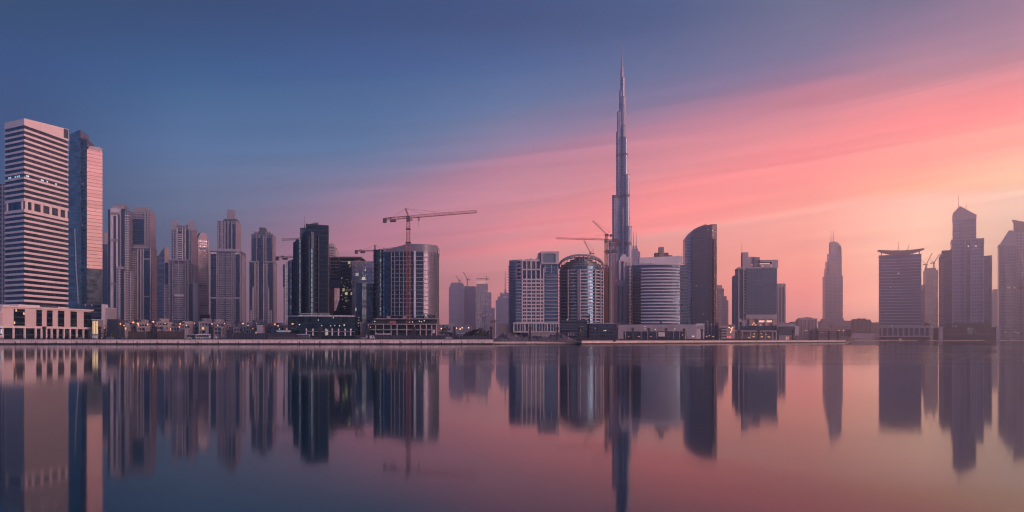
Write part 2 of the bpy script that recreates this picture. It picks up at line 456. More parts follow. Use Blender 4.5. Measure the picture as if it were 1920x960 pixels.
class Bld:
    """a building whose front stands at column px and depth Y; parts are placed in its own frame (x along the front, y backwards, z up)"""

    def __init__(s, name, label, cat, px, Y, k=0.6, yaw=None, group=None, gz=1.6, ds=1.0):
        s.Y, s.X0, s.gz, s.ds = Y, X(px, Y), gz, ds
        az = atan2(s.X0, Y)
        s.yaw = -az * k if yaw is None else yaw
        s.c, s.s = cos(s.yaw), sin(s.yaw)
        s.root = thing(name, label, cat, (s.X0, Y, gz), s.yaw, group)

    def x(s, px):
        k = (px - 960.0) / F
        return (k * s.Y - s.X0) / (s.c - k * s.s)

    def z(s, py):
        return 0.0 if py is None else Zw(py, s.Y) - s.gz

    def sc(s): return s.Y / F

    def box(s, name, px0, px1, py0, py1, y0, y1, mat, parent=None, label=None):
        o = MB().box(s.x(px0), s.x(px1), y0 * s.ds, y1 * s.ds, s.z(py1), s.z(py0)).build(name, mat, parent or s.root)
        if label: o['label'] = label
        return o

    def part(s, name, mb, mat, parent=None, smooth=False):
        if s.ds != 1: mb.v = [(a, q * s.ds, c) for a, q, c in mb.v]
        return mb.build(name, mat, parent or s.root, smooth)

    def rows(s, name, px0, px1, py0, py1, n, frac, y0, y1, mat, parent=None):
        """n storey-high strips between py0 (top) and py1 (bottom)"""
        zt, zb = s.z(py0), s.z(py1)
        h = (zt - zb) / n
        for i in range(n):
            MB().box(s.x(px0), s.x(px1), y0 * s.ds, y1 * s.ds, zb + i * h, zb + (i + frac) * h).build(name, mat, parent or s.root)

    def cols(s, name, pxs, w, py0, py1, y0, y1, mat):
        for p in pxs:
            MB().box(s.x(p - w / 2), s.x(p + w / 2), y0, y1, s.z(py1), s.z(py0)).build(name, mat, s.root)

    def lit(s, px, py, w=1.2, h=1.2, mat=None, y=-0.12, name='lit_window'):
        MB().box(s.x(px - w / 2), s.x(px + w / 2), y * s.ds, y * s.ds + 0.1, s.z(py + h / 2), s.z(py - h / 2)).build(name, mat or LITW, s.root)

    def mast(s, px, py0, py1, r0=0.5, r1=0.15, y=2, name='antenna', mat=None):
        MB().bar((s.x(px), y * s.ds, s.z(py1)), (s.x(px), y * s.ds, s.z(py0)), r0, r1, 6).build(name, mat or STEEL, s.root)

# ---------------------------------------------------------------- setting: water, land, quay, air
GZ = 1.6


def build_water():
    m, nt, p = nodes_of('lagoon_water')
    geo = nt.nodes.new('ShaderNodeNewGeometry')
    s = nt.nodes.new('ShaderNodeSeparateXYZ'); nt.links.new(geo.outputs['Position'], s.inputs[0])
    # wind-ruffled lane between the calm near water and the far bank, open towards +X
    mp = nt.nodes.new('ShaderNodeMapping'); nt.links.new(geo.outputs['Position'], mp.inputs[0])
    mp.inputs['Scale'].default_value = (0.012, 0.035, 1)
    nz = nt.nodes.new('ShaderNodeTexNoise'); nz.inputs['Scale'].default_value = 1.0; nz.inputs['Detail'].default_value = 3
    nt.links.new(mp.outputs[0], nz.inputs['Vector'])
    wob = mth(nt, 'MULTIPLY', mth(nt, 'SUBTRACT', nz.outputs['Fac'], 0.5), 26.0)
    yy = mth(nt, 'ADD', s.outputs[1], wob)

    def step(val, a, b):
        n = nt.nodes.new('ShaderNodeMapRange'); n.interpolation_type = 'SMOOTHSTEP'; n.clamp = True
        nt.links.new(val, n.inputs[0]); n.inputs[1].default_value = a; n.inputs[2].default_value = b
        return n.outputs[0]
    near = step(yy, 88, 97)
    far = mth(nt, 'SUBTRACT', 1.0, step(yy, 330, 470))
    side = step(mth(nt, 'ADD', s.outputs[0], mth(nt, 'MULTIPLY', wob, 1.5)), -40, 60)
    mask = mth(nt, 'MULTIPLY', mth(nt, 'MULTIPLY', near, far), side)
    ratio = mth(nt, 'DIVIDE', s.outputs[0], mth(nt, 'MAXIMUM', s.outputs[1], 1.0))
    mask = mth(nt, 'MULTIPLY', mask, mth(nt, 'SUBTRACT', 1.0, mth(nt, 'MULTIPLY', step(ratio, 0.12, 0.34), 0.6)))
    patch = step(nz.outputs['Fac'], 0.34, 0.52)
    mask = mth(nt, 'MULTIPLY', mask, mth(nt, 'ADD', 0.35, mth(nt, 'MULTIPLY', patch, 0.65)))
    nt.links.new(mth(nt, 'ADD', 0.055, mth(nt, 'MULTIPLY', mask, 0.12)), p.inputs['Roughness'])
    p.inputs['Base Color'].default_value = (0.004, 0.032, 0.046, 1)
    p.inputs['IOR'].default_value = 1.16
    p.inputs['Specular Tint'].default_value = (0.6, 0.88, 1.0, 1)
    # ripples
    m2 = nt.nodes.new('ShaderNodeMapping'); nt.links.new(geo.outputs['Position'], m2.inputs[0])
    m2.inputs['Scale'].default_value = (0.25, 0.55, 1)
    n2 = nt.nodes.new('ShaderNodeTexNoise'); n2.inputs['Scale'].default_value = 1.0; n2.inputs['Detail'].default_value = 4
    nt.links.new(m2.outputs[0], n2.inputs['Vector'])
    bp = nt.nodes.new('ShaderNodeBump'); bp.inputs['Distance'].default_value = 0.05
    nt.links.new(mth(nt, 'ADD', 0.035, mth(nt, 'MULTIPLY', mask, 0.6)), bp.inputs['Strength'])
    nt.links.new(n2.outputs['Fac'], bp.inputs['Height'])
    nt.links.new(bp.outputs[0], p.inputs['Normal'])
    mb = MB()
    mb.v = [(-2280, -250, 0), (2280, -250, 0), (2280, 2900, 0), (-2280, 2900, 0)]
    mb.f = [(0, 1, 2, 3)]
    tag(mb.build('water', m), kind='structure')


build_water()

# shoreline as (photo column, depth)
SHORE = [(925, 474), (927, 488), (1088, 492), (1090, 480), (1250, 540), (1400, 640), (1585, 760), (1588, 764), (1597, 1150), (1600, 1780), (1700, 1820), (2200, 1900)]


def shore_pts():
    return [(X(a, b), b) for a, b in SHORE]


def build_land():
    m, nt, p = nodes_of('city_ground')
    tc = nt.nodes.new('ShaderNodeTexCoord')
    nz = nt.nodes.new('ShaderNodeTexNoise'); nz.inputs['Scale'].default_value = 0.02; nz.inputs['Detail'].default_value = 8
    nt.links.new(tc.outputs['Object'], nz.inputs['Vector'])
    nt.links.new(mixc(nt, nz.outputs['Fac'], (0.10, 0.085, 0.08), (0.24, 0.20, 0.18)), p.inputs['Base Color'])
    p.inputs['Roughness'].default_value = 0.9
    poly = [(-2260, 474)] + shore_pts() + [(2260, 1980), (2260, 2880), (-2260, 2880)]
    MB().prism(poly, -0.9, GZ)
    o = MB().prism(poly, -0.9, GZ).build('ground', m)
    tag(o, kind='structure')


build_land()


def quay_material(name, col, dark):
    m, nt, p = nodes_of(name)
    tc = nt.nodes.new('ShaderNodeTexCoord')
    s = nt.nodes.new('ShaderNodeSeparateXYZ'); nt.links.new(tc.outputs['Object'], s.inputs[0])
    u = mth(nt, 'DIVIDE', mth(nt, 'ADD', mth(nt, 'ADD', s.outputs[0], s.outputs[1]), 3000.0), 3.35)
    j = mth(nt, 'LESS_THAN', mth(nt, 'FRACT', u), 0.07)
    wn = nt.nodes.new('ShaderNodeTexWhiteNoise'); wn.noise_dimensions = '1D'; nt.links.new(mth(nt, 'FLOOR', u), wn.inputs['W'])
    nz = nt.nodes.new('ShaderNodeTexNoise'); nz.inputs['Scale'].default_value = 0.35; nz.inputs['Detail'].default_value = 6
    nt.links.new(tc.outputs['Object'], nz.inputs['Vector'])
    f = mth(nt, 'MULTIPLY', mth(nt, 'ADD', nz.outputs['Fac'], wn.outputs['Value']), 0.5)
    c = mixc(nt, f, tuple(v * 0.72 for v in col), tuple(min(1, v * 1.2) for v in col))
    nt.links.new(mixc(nt, j, c, dark), p.inputs['Base Color'])
    p.inputs['Roughness'].default_value = 0.8
    return m


QUAY = quay_material('quay_panels', (0.66, 0.54, 0.51), (0.24, 0.17, 0.17))
QUAY_DARK = plain('wet_quay_base', (0.035, 0.026, 0.028), rough=0.5)


def ribbon(pts, t0, t1, z0, z1):
    """wall along a line of points: from offset t0 (towards the water) to t1 behind it"""
    mb = MB()
    for (xa, ya), (xb, yb) in zip(pts, pts[1:]):
        d = Vector((xb - xa, yb - ya)).normalized(); n = Vector((d.y, -d.x))
        q = [(xa + n.x * t0, ya + n.y * t0), (xb + n.x * t0, yb + n.y * t0), (xb - n.x * t1, yb - n.y * t1), (xa - n.x * t1, ya - n.y * t1)]
        mb.prism(q, z0, z1)
    return mb


def quay(label, pts, ztop, coping=0.35, plinth=0.85):
    r = thing('quay_wall', label, 'wall', (0, 0, 0))
    ribbon(pts, 0.25, 0.6, plinth, ztop - coping).build('wall_panel', QUAY, r)
    ribbon(pts, 0.45, 0.9, ztop - coping, ztop).build('coping', PINKC, r)
    ribbon(pts, 0.40, 0.6, -0.9, plinth).build('plinth', QUAY_DARK, r)
    return r


qa = quay('long pale panelled quay wall along the left and middle bank', [(-470, 474), (X(925, 474), 474)], 3.05)
for i in range(24):     # mooring fenders on the panels
    px = 30 + i * 38
    MB().box(X(px, 474) - 0.22, X(px, 474) + 0.22, 473.45, 473.72, 0.86, 1.75).build('fender', QUAY_DARK, qa)
quay('low pale quay edge in front of the sand heaps', [(X(926, 488), 488), (X(1088, 492), 492)], 1.75, 0.3, 0.6)
quay('pale quay edge receding along the right half of the bank', [(X(a, b), b) for a, b in SHORE[3:7]], 2.35, 0.55, 0.9)
quay('distant thin quay edge below the towers at far right', [(X(a, b), b) for a, b in SHORE[9:]], 1.9, 0.3, 0.7)


def sand():
    rnd = random.Random(5)
    x0, x1 = X(918, 500), X(1092, 500)
    nx, ny = 70, 16
    mb = MB()
    for j in range(ny + 1):
        for i in range(nx + 1):
            u, w = i / nx, j / ny
            x = x0 + (x1 - x0) * u; y = 489.5 + 42 * w
            e = min(1, u * 7) * min(1, (1 - u) * 6) * min(1, w * 2.6) * min(1, (1 - w) * 4)
            h = 3.9 + 1.3 * sin(u * 9 + 0.7) + 0.9 * sin(u * 23 + w * 6) + 0.5 * sin(u * 51 + w * 13) + rnd.uniform(-0.9, 0.9) + 0.5 * sin(u * 97 + w * 31)
            h *= 1.0 - 0.35 * u
            mb.v.append((x, y, GZ - 0.05 + max(0, h * e)))
    for j in range(ny):
        for i in range(nx):
            a = j * (nx + 1) + i
            mb.f.append((a, a + 1, a + nx + 2, a + nx + 1))
    tag(mb.build('sand_terrain', SANDM), kind='structure')


sand()


def build_haze():
    m = bpy.data.materials.new('morning_haze'); m.use_nodes = True
    nt = m.node_tree; nt.nodes.clear()
    out = nt.nodes.new('ShaderNodeOutputMaterial')
    v = nt.nodes.new('ShaderNodeVolumePrincipled')
    v.inputs['Color'].default_value = (0.80, 0.87, 1.0, 1)
    v.inputs['Density'].default_value = HAZE_DENSITY
    v.inputs['Anisotropy'].default_value = 0.82
    nt.links.new(v.outputs[0], out.inputs['Volume'])
    m.cycles.volume_sampling = 'DISTANCE'
    o = MB().box(-2300, 2300, -300, 2950, -2, 368).build('haze', m)
    tag(o, kind='stuff')


build_haze()

# ---------------------------------------------------------------- left end of the bank
# banded office tower: four-sided plan with an acute front corner
P0 = Vector((-317.0, 520.0)); D1 = Vector((0.126, 0.992)); D2 = Vector((-0.87, 0.49))
def banded_tower():
    r = thing('office_tower', 'tall pink and white banded office tower at the left end of the bank', 'office tower', (P0.x, P0.y, GZ))
    W1, W2 = 41.5, 22.0

    def quad(out=0.0, a=0.0, b=1.0, side=None):
        A = D2 * W2; B = D1 * W1
        cen = (A + B) / 2
        pts = [Vector((0, 0)), B, A + B, A]
        res = []
        n1 = Vector((D1.y, -D1.x)); n2 = Vector((-D2.y, D2.x)) * 1.0
        if n2.dot(cen) > 0: n2 = -n2
        if n1.dot(cen) > 0: n1 = -n1
        # offset each edge outwards
        k = D1.dot(D2); q = sqrt(1 - k * k)
        o1 = (-D1 - D2) * (out / q)
        res = [Vector((0, 0)) + o1, B + (D1 - D2) * (out / q), A + B + (D1 + D2) * (out / q), A + (D2 - D1) * (out / q)]
        return [(p.x, p.y) for p in res]
    fac = facade('banded_tower_glass', (0.07, 0.10, 0.15), (0.03, 0.04, 0.06), 3.47, 1.45, 0.0, 0.12, metal=0.8, vary=0.6)
    zt = 142.2 - GZ
    MB().prism(quad(0), 0, zt).build('glazed_body', fac, r)
    band = plain('pink_white_band', (0.66, 0.52, 0.49), var=0.06, rough=0.6)
    n = 37
    for i in range(n):
        z1 = zt - 2.15 - i * 3.47
        if z1 < 14: break
        if 14 <= i <= 15: continue
        MB().prism(quad(0.45), z1 - 1.42, z1).build('spandrel_band', band, r)
    B = D1 * W1
    hi = quad(0.5)
    MB().prism(hi, zt - 0.02, [146.6 - GZ, 150.5 - GZ, 150.5 - GZ, 146.6 - GZ]).build('parapet', band, r)
    # louvre opening in the parapet by the far corner
    c = D1 * (W1 - 3.0) + Vector((0.52, -0.066)) * 1.1
    mbx = MB(); q0 = D1 * (W1 - 4.6); q1 = D1 * (W1 - 0.4); nn = Vector((0.992, -0.126))
    pl = [q0 + nn * 0.3, q0 + nn * 0.85, q1 + nn * 0.85, q1 + nn * 0.3]
    mbx.prism([(p.x, p.y) for p in [pl[1], pl[2], pl[3], pl[0]]], 143.6 - GZ, 149.8 - GZ).build('louvre', NAVY, r)
    # plant storey with pale piers and dark openings
    zc = zt - 2.15 - 15 * 3.47
    MB().prism(quad(0.47), zc + 5.0, zc + 6.3).build('plant_floor_edge', band, r)
    MB().prism(quad(0.47), zc - 2.2, zc - 0.2).build('plant_floor_edge', band, r)
    for t in (0.4, 6.2, 14.6, 23.0, 31.4, 38.6):
        a = D1 * t + nn * 0.05; b = D1 * (t + 2.3) + nn * 0.05
        pl = [a + nn * 0.42, b + nn * 0.42, b, a]
        MB().prism([(p.x, p.y) for p in pl], zc - 0.21, zc + 5.01).build('pier', band, r)
    n2 = Vector((-0.49, -0.87))
    for t in (1.2, 18.6):
        a = D2 * (t + 2.0) + n2 * 0.05; b = D2 * t + n2 * 0.05
        pl = [a + n2 * 0.42, b + n2 * 0.42, b, a]
        MB().prism([(p.x, p.y) for p in pl], zc - 0.21, zc + 5.01).build('pier', band, r)
    # lit offices
    rnd = random.Random(2)
    zl = zt - 2.15 - 9 * 3.47 + 0.8
    for t in (1.5, 3.0, 15, 16.5, 20.5, 29):
        p = D1 * t
        pl = [p + nn * 0.2, p + D1 * 1.2 + nn * 0.2, p + D1 * 1.2 + nn * 0.05, p + nn * 0.05]
        MB().prism([(q.x, q.y) for q in pl], zl - 0.5, zl + 0.6).build('lit_window', LITB, r)
    for t in (5.0, 7.0, 9.5, 15.0, 17.0):
        p = D2 * t
        pl = [p + D2 * 1.3 + n2 * 0.2, p + n2 * 0.2, p + n2 * 0.05, p + D2 * 1.3 + n2 * 0.05]
        MB().prism([(q.x, q.y) for q in pl], zl - 0.6, zl + 0.6).build('lit_window', LITB, r)
    m = D1 * 10 + D2 * 4
    MB().bar((m.x, m.y, 146 - GZ), (m.x, m.y, 152.5 - GZ), 0.35, 0.12, 6).build('antenna', STEEL, r)
    MB().box(m.x - 1.0, m.x + 1.0, m.y - 1, m.y + 1, 146.5 - GZ, 148.2 - GZ).build('antenna_base', STEEL, r)


banded_tower()


def podium():
    a = Vector((X(5, 482), 482.0)); b = Vector((X(172.5, 553), 553.0))
    d = (b - a); L = d.length; d.normalize()
    r = thing('podium_building', 'low pale podium with tall dark window panels in front of the banded tower', 'building', (a.x, a.y, GZ), atan2(d.y, d.x))
    def T(px):      # distance along the front at column px
        k = (px - 960) / F
        return (k * a.y - a.x) / (d.x - k * d.y)
    def Zp(py, px):
        return Zw(py, a.y + d.y * T(px)) - GZ
    H = Zp(576, 20)
    g0 = Zp(613, 40)
    cl = plain('podium_cladding', (0.60, 0.47, 0.45), var=0.07)
    MB().box(0, L, 0.6, 34, g0, H).build('body', cl, r)
    MB().box(-0.6, L + 1.0, -0.5, 34.5, H, H + 0.9).build('roof_slab', band_white, r)
    MB().box(-0.4, L + 0.4, -0.1, 34.2, g0 - 0.7, g0 - 0.002).build('first_floor_edge', band_white, r)
    MB().box(0.6, L - 0.5, 3.2, 33.5, 0, g0 - 0.7).build('ground_floor_glazing', GL_NAVY, r)
    for p0, p1 in ((27, 47), (69.5, 79), (89, 99), (110, 121), (133.5, 144.5), (158.5, 172)):
        w = MB().box(T(p0), T(p1), 0.15, 0.7, g0 + 0.8, H - 0.9).build('window_panel', GL_DARK, r)
    for p in (6, 26.5, 47.5, 68, 79, 88, 98, 109, 121, 132.5, 145, 157.5, 171.5):
        t = T(p)
        MB().box(t - 0.45, t + 0.45, 0.1, 1.0, 0, g0 - 0.7).build('column', band_white, r)
    for p in (12, 34, 55, 93, 164):
        t = T(p); MB().box(t - 0.5, t + 0.5, 3.0, 3.15, 1.4, 2.6).build('lit_window', LITC if p == 93 else LITW, r)
    for p, q in ((45, 588), (27.5, 605), (30.5, 582)):
        t = T(p); z = Zp(q, p); MB().box(t - 0.4, t + 0.4, 0.02, 0.12, z - 0.7, z + 0.7).build('lit_window', LITW, r)
    # set-back upper terrace
    MB().box(T(42), T(82), 3, 20, H + 0.9, H + 2.2).build('roof_terrace', band_white, r)
    MB().box(T(83), T(128), 8, 24, H + 0.9, H + 2.6).build('roof_plant', DARKC, r)


band_white = plain('white_edge', (0.68, 0.57, 0.55), var=0.06)
podium()

b = Bld('office_annex', 'low plain wing cut by the left edge beside the podium', 'building', -8, 478, k=1.15)
b.box('body', -40, 4.5, 586, None, 0, 20, PINKC)
b.box('roof_slab', -41, 5, 584.6, 586, -0.3, 20.3, band_white)
b.box('ground_floor_glazing', -39, 4, 612, 630, -0.15, 0.1, GL_NAVY)

b = Bld('slab_tower', 'grey lilac slab tower half hidden behind the banded tower', 'tower', -6, 640, k=0)
b.box('body', -60, 11.5, 345, None, 0, 24, RS_LILAC)
b.box('parapet', -60.5, 12, 343.4, 345, -0.4, 24.4, LILAC)
b.cols('pilaster', (-3, 5, 10.5), 2.0, 347, 620, -0.7, -0.02, LILAC)

# blade-shaped glass tower
def blade_tower():
    Y = 800
    b = Bld('blade_glass_tower', 'slim glass tower with a dark curved blade and a pink glowing face', 'glass tower', 160, Y, k=0.35)
    x, z = b.x, b.z
    gb = facade('blade_glass', (0.13, 0.22, 0.29), (0.03, 0.05, 0.07), 3.6, 1.7, 0.16, 0.10, vary=0.35)
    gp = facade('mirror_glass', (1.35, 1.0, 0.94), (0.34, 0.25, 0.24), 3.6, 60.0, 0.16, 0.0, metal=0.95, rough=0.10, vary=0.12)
    gl = facade('dark_reflection_glass', (0.16, 0.22, 0.27), (0.06, 0.08, 0.10), 3.6, 3.0, 0.25, 0.12, metal=0.9, vary=0.5)  # dark reflection on the lower face put into a dimmer glass colour
    pts = [(133, 254), (152.5, 244.6), (153.5, 300), (155, 600), (133, 600), (126.5, 600), (126.5, 520), (127, 450), (129, 360), (131.5, 290)]
    b.part('blade', MB().slab_xz([(x(p), z(q)) for p, q in reversed(pts)], -3.0, 22), gb)
    # pale inner edge that leans out at the foot
    e = [(143.0, 430), (146, 500), (150, 570), (152.0, 600), (150.8, 600), (148.6, 570), (144.6, 500), (142.0, 430)]
    b.part('blade_fin', MB().slab_xz([(x(p), z(q)) for p, q in e], -4.2, -3.05), plain('pale_fin', (0.30, 0.32, 0.38), rough=0.4))
    b.box('spine', 152.4, 163, 262, None, 0, 20, GL_NAVY)
    b.box('spine_cap', 152.4, 158.5, 258, 262, 1, 20, DARKC)
    # right-hand wing turned towards the water
    xr = x(163); n = Vector((0.80, -0.60))
    ang = radians(46)
    w = (192.3 - 163) / F * Y / cos(ang) * 1.25
    # exact right end so that it lands on column 192
    ca, sa = cos(ang), sin(ang)
    def at(t): return (xr + ca * t, 0.0 + sa * t)
    def px_of(t):
        lx_, ly = at(t)
        wx = b.X0 + b.c * lx_ - b.s * ly; wy = Y + b.s * lx_ + b.c * ly
        return 960 + F * wx / wy
    t = 0
    while px_of(t) < 192: t += 0.05
    p1 = at(t)
    back = [(p1[0] - 6, p1[1] + 14), (xr, 18)]
    zs, ztop, zbot = z(503), z(279), 0
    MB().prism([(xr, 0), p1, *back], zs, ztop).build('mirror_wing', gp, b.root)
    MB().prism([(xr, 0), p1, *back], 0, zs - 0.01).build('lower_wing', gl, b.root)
    MB().prism([(x(154.5), 4), (x(181), 9), (x(181), 17), (x(154.5), 17)], z(283), z(271)).build('roof_block', PINKC, b.root)
    MB().prism([(x(163) + 0.5, 2), (p1[0] - 1, p1[1] + 1.5), *back], ztop, ztop + 1.6).build('parapet', PINKC, b.root)
    b.lit(155.8, 345, 1, 1, REDG, y=-0.3); b.lit(154.8, 423, 1, 1.2, LITW, y=-0.3)
    b.box('base_hall', 150, 196, 570, 606, -8, 6, GL_BLUE)
    for p in (165.5, 177.5):
        b.box('base_lit_panel', p - 0.8, p + 0.8, 570.5, 575, -8.3, -8.02, PINKC)


blade_tower()

b = Bld('slim_tower', 'very slim dark tower with a pink lit top behind the blade tower', 'tower', 196, 1300, k=0.3)
b.box('body', 191, 203, 458, None, 0, 26, RS_DARK)
b.box('lit_crown', 194.8, 201.2, 436, 458, 2, 24, plain('sunlit_toned_stone', (0.62, 0.40, 0.30)))  # pink light on the top is put into the stone colour
b.box('roof_block', 195.8, 200.8, 431.5, 436, 4, 20, LILAC)
b.cols('pilaster', (192.3, 197, 201.8), 1.0, 460, 600, -0.6, -0.02, LILAC)

b = Bld('service_block', 'plain pale block between the blade tower and the first residential tower', 'building', 198, 640, k=0.3)
b.box('body', 191.5, 205, 578, None, 0, 16, LILAC)
b.box('stair_shaft', 191.2, 197.6, 570.5, None, -1.2, 6, PALE)
b.box('parapet', 197.8, 205.3, 576.8, 578, -0.3, 16.3, PALE)

GROUP_RES = 'residential towers behind the low white houses'


def roof_clutter(b, pxs, py, h=3):
    for p in pxs:
        b.box('roof_unit', p - 1.1, p + 1.1, py - h, py, 4, 9, GREY)


def tower_a():
    b = Bld('residential_tower', 'lilac residential tower with pale face beside the blade tower', 'apartment tower', 222, 1100, k=0.5, group=GROUP_RES)
    b.box('core', 203.5, 240, 393, None, 4, 40, RS_DARK)
    b.box('dark_side', 201.6, 206.5, 393, None, 2, 38, GL_STRIP)
    b.box('pale_face', 206.5, 226.6, 391, None, 0, 30, PALE)
    b.box('shoulder', 210, 231, 386.5, 391.2, 3, 30, LILAC)
    b.box('roof_block', 212, 232.2, 381, 386.6, 6, 30, GREY)
    b.box('glazed_strip', 226.6, 233.2, 391, None, 1.2, 30, GL_STRIP)
    b.box('window_strip', 213, 217.4, 405, None, -0.35, 0.2, GL_STRIP)
    b.box('window_strip', 221.8, 224.2, 402, 500, -0.35, 0.2, GL_STRIP)
    for py in (400, 450, 532):
        b.box('sky_lobby', 208.5, 222.5, py - 1.6, py + 2.4, -1.2, 0.4, GREY)
    b.box('balcony_wing', 233.2, 240.3, 395, None, 2.5, 34, RS_LILAC)
    b.rows('balcony', 233.6, 241.4, 400, 600, 44, 0.42, 0.8, 2.6, PALE)
    b.box('lower_wing', 219.5, 233, 502, None, -3, 1.3, RS_PALE)
    b.box('lower_wing_cap', 219, 235.5, 500.4, 502, -3.5, 1.3, LILAC)
    b.box('lower_glazing', 228.5, 233.4, 505, None, -3.4, -2.9, GL_STRIP)
    b.cols('pilaster', (207.2, 225.8), 1.3, 393, 600, -0.8, -0.02, LILAC)
    b.cols('pilaster', (234.3, 244.5), 1.2, 510, 600, -1.0, 0.5, PALE)
    b.box('corner_wing', 239.5, 245.0, 508, None, 0.6, 20, RS_PALE)
    roof_clutter(b, (207.5, 236), 393)


def tower_b():
    b = Bld('residential_tower', 'darker residential tower with stepped grey top beside the lilac one', 'apartment tower', 264, 1130, k=0.5, group=GROUP_RES)
    b.box('core', 245.2, 280.8, 398, None, 2, 40, RS_LILAC)
    b.box('shoulder', 247, 279.5, 392.5, 398, 4, 38, GREY)
    b.box('roof_block', 249.6, 274.5, 386.5, 392.6, 6, 34, GREY)
    b.box('glazed_face', 248, 270.6, 410, 458, 1.0, 6, GL_NAVY)
    b.cols('pilaster', (246, 271.5, 276.5), 2.0, 397, 462, 0.3, 2.1, LILAC)
    b.rows('balcony', 272, 281.5, 402, 462, 14, 0.4, 0.9, 2.2, LILAC)
    b.box('lower_body', 244.8, 285.6, 466, None, -4, 30, RS_DARK)
    b.box('lower_cap', 244.2, 286.2, 464.2, 466, -4.6, 30, LILAC)
    b.box('upper_cap', 250, 276, 459, 464.3, -1, 22, GREY)
    b.rows('balcony', 247.5, 258.5, 470, 598, 32, 0.40, -5.2, -4.02, LILAC)
    b.box('glazed_strip', 271.2, 281.2, 470, None, -4.6, -3.9, GL_STRIP)
    b.cols('pilaster', (246, 260, 265.5, 270, 283.4), 1.5, 467, 600, -5.4, -4.03, PALE)
    b.box('window_strip', 261.3, 264.2, 470, None, -4.5, -3.95, GL_STRIP)
    for py in (486, 556):
        b.box('sky_lobby', 270.4, 281.6, py - 1, py + 1.2, -5.0, -3.9, LILAC)


tower_a(); tower_b()


def sail():
    b = Bld('sail_tower', 'pointed sail-shaped tower behind the residential towers', 'tower', 297, 1350, k=0.4)
    x, z = b.x, b.z
    pts = [(308.2, 463), (308.6, 640), (285.5, 640), (286.2, 540), (287.4, 516), (291, 497), (297, 480), (303, 470)]
    b.part('sail', MB().slab_xz([(x(p), z(min(q, 636))) for p, q in reversed(pts)], 0, 26), facade('sail_glass', (0.26, 0.24, 0.30), (0.13, 0.12, 0.15), 4.0, 40, 0.35, 0.0, metal=0.8))
    b.box('rear_block', 284.5, 296, 478, None, 18, 44, PINKC)
    e = [(308.6, 462), (309.3, 462), (309.3, 600), (308.6, 600)]
    b.part('edge_fin', MB().slab_xz([(x(p), z(q)) for p, q in reversed(e)], -1.2, 27), PINKC)
    c = [(286.2, 560), (290, 575), (293, 600), (285.5, 600)]
    b.part('base_curve', MB().slab_xz([(x(p), z(q)) for p, q in reversed(c)], -1.6, -0.02), GL_NAVY)


sail()


def tower_c():
    b = Bld('residential_tower', 'residential tower with two upright prongs on its roof', 'apartment tower', 338, 1100, k=0.5, group=GROUP_RES)
    b.box('core', 321, 360.5, 424, None, 2, 36, RS_LILAC)
    b.box('roof_prong', 320.4, 329.8, 413, 430, 1.5, 14, LILAC)
    b.box('roof_prong', 352.2, 361.2, 412, 430, 1.5, 14, LILAC)
    b.box('roof_block', 332, 351, 420.5, 424.2, 5, 30, GREY)
    b.box('window_strip', 333.4, 340.4, 434, 486, 0.9, 2.1, GL_STRIP)
    b.rows('balcony', 333, 341, 436, 484, 12, 0.4, 0.3, 1.0, PALE)
    b.cols('pilaster', (331.6, 342, 347), 1.6, 428, 487, 0.2, 2.1, PALE)
    b.box('side_glazing', 349, 352.6, 430, 487, 1.2, 2.4, GL_STRIP)
    b.box('lower_body', 317, 355, 489, None, -4, 30, RS_DARK)
    b.box('lower_cap', 316.4, 355.6, 487, 489, -4.5, 30, LILAC)
    b.rows('balcony', 328.5, 345.5, 494, 600, 27, 0.42, -5.4, -4.02, LILAC)
    b.cols('pilaster', (318.4, 325.6, 336.5, 348.5, 353.8), 1.5, 490, 602, -5.6, -4.03, LILAC)
    b.box('side_wing', 309.4, 317, 493, None, -1, 22, GL_STRIP)
    b.box('side_wing', 307.6, 315.2, 533, None, -3, 14, RS_LILAC)
    b.box('side_wing', 355, 362.4, 530, None, -3, 16, GL_STRIP)
    b.box('pale_slab', 361.4, 372.0, 532, None, -2.4, 10, LILAC)
    b.box('wing_cap', 354.8, 372.4, 530.4, 532, -3.2, 16.2, LILAC)
    b.box('pale_slab', 360.8, 364.5, 496, 531, 4, 30, LILAC)
    b.box('sky_lobby', 328, 346, 552.5, 556, -5.9, -4.1, PALE)


def tower_d():
    b = Bld('residential_tower', 'rose lit narrow tower with a tapered crown behind the pronged tower', 'apartment tower', 380, 1230, k=0.0, yaw=radians(34), group=GROUP_RES)
    rs = facade('rose_window_grid', (0.22, 0.20, 0.24), (0.62, 0.43, 0.42), 3.8, 2.8, 0.42, 0.3, metal=0.7)
    b.box('body', 370, 392, 449, None, 0, 22, rs)
    b.box('dark_side', 363, 370.2, 437, None, 3, 30, GL_STRIP)
    b.box('crown_base', 371.5, 391, 446, 449.2, 1, 20, PINKC)
    x, z = b.x, b.z
    b.part('crown', MB().slab_xz([(x(391), z(446)), (x(388), z(437)), (x(378), z(435)), (x(372), z(446))], 3, 18), PINKC)
    b.rows('balcony', 374, 388.5, 452, 592, 34, 0.38, -1.3, -0.02, PINKC)
    b.cols('pilaster', (371.2, 389.8), 2.2, 449, 600, -1.5, -0.02, PINKC)
    for py in (465, 535, 572):
        b.box('sky_lobby', 374, 388.5, py - 2, py + 2, -1.0, 0.3, GL_NAVY)
    b.box('base_hall', 366, 394, 590, 604, -6, 20, GL_BLUE)


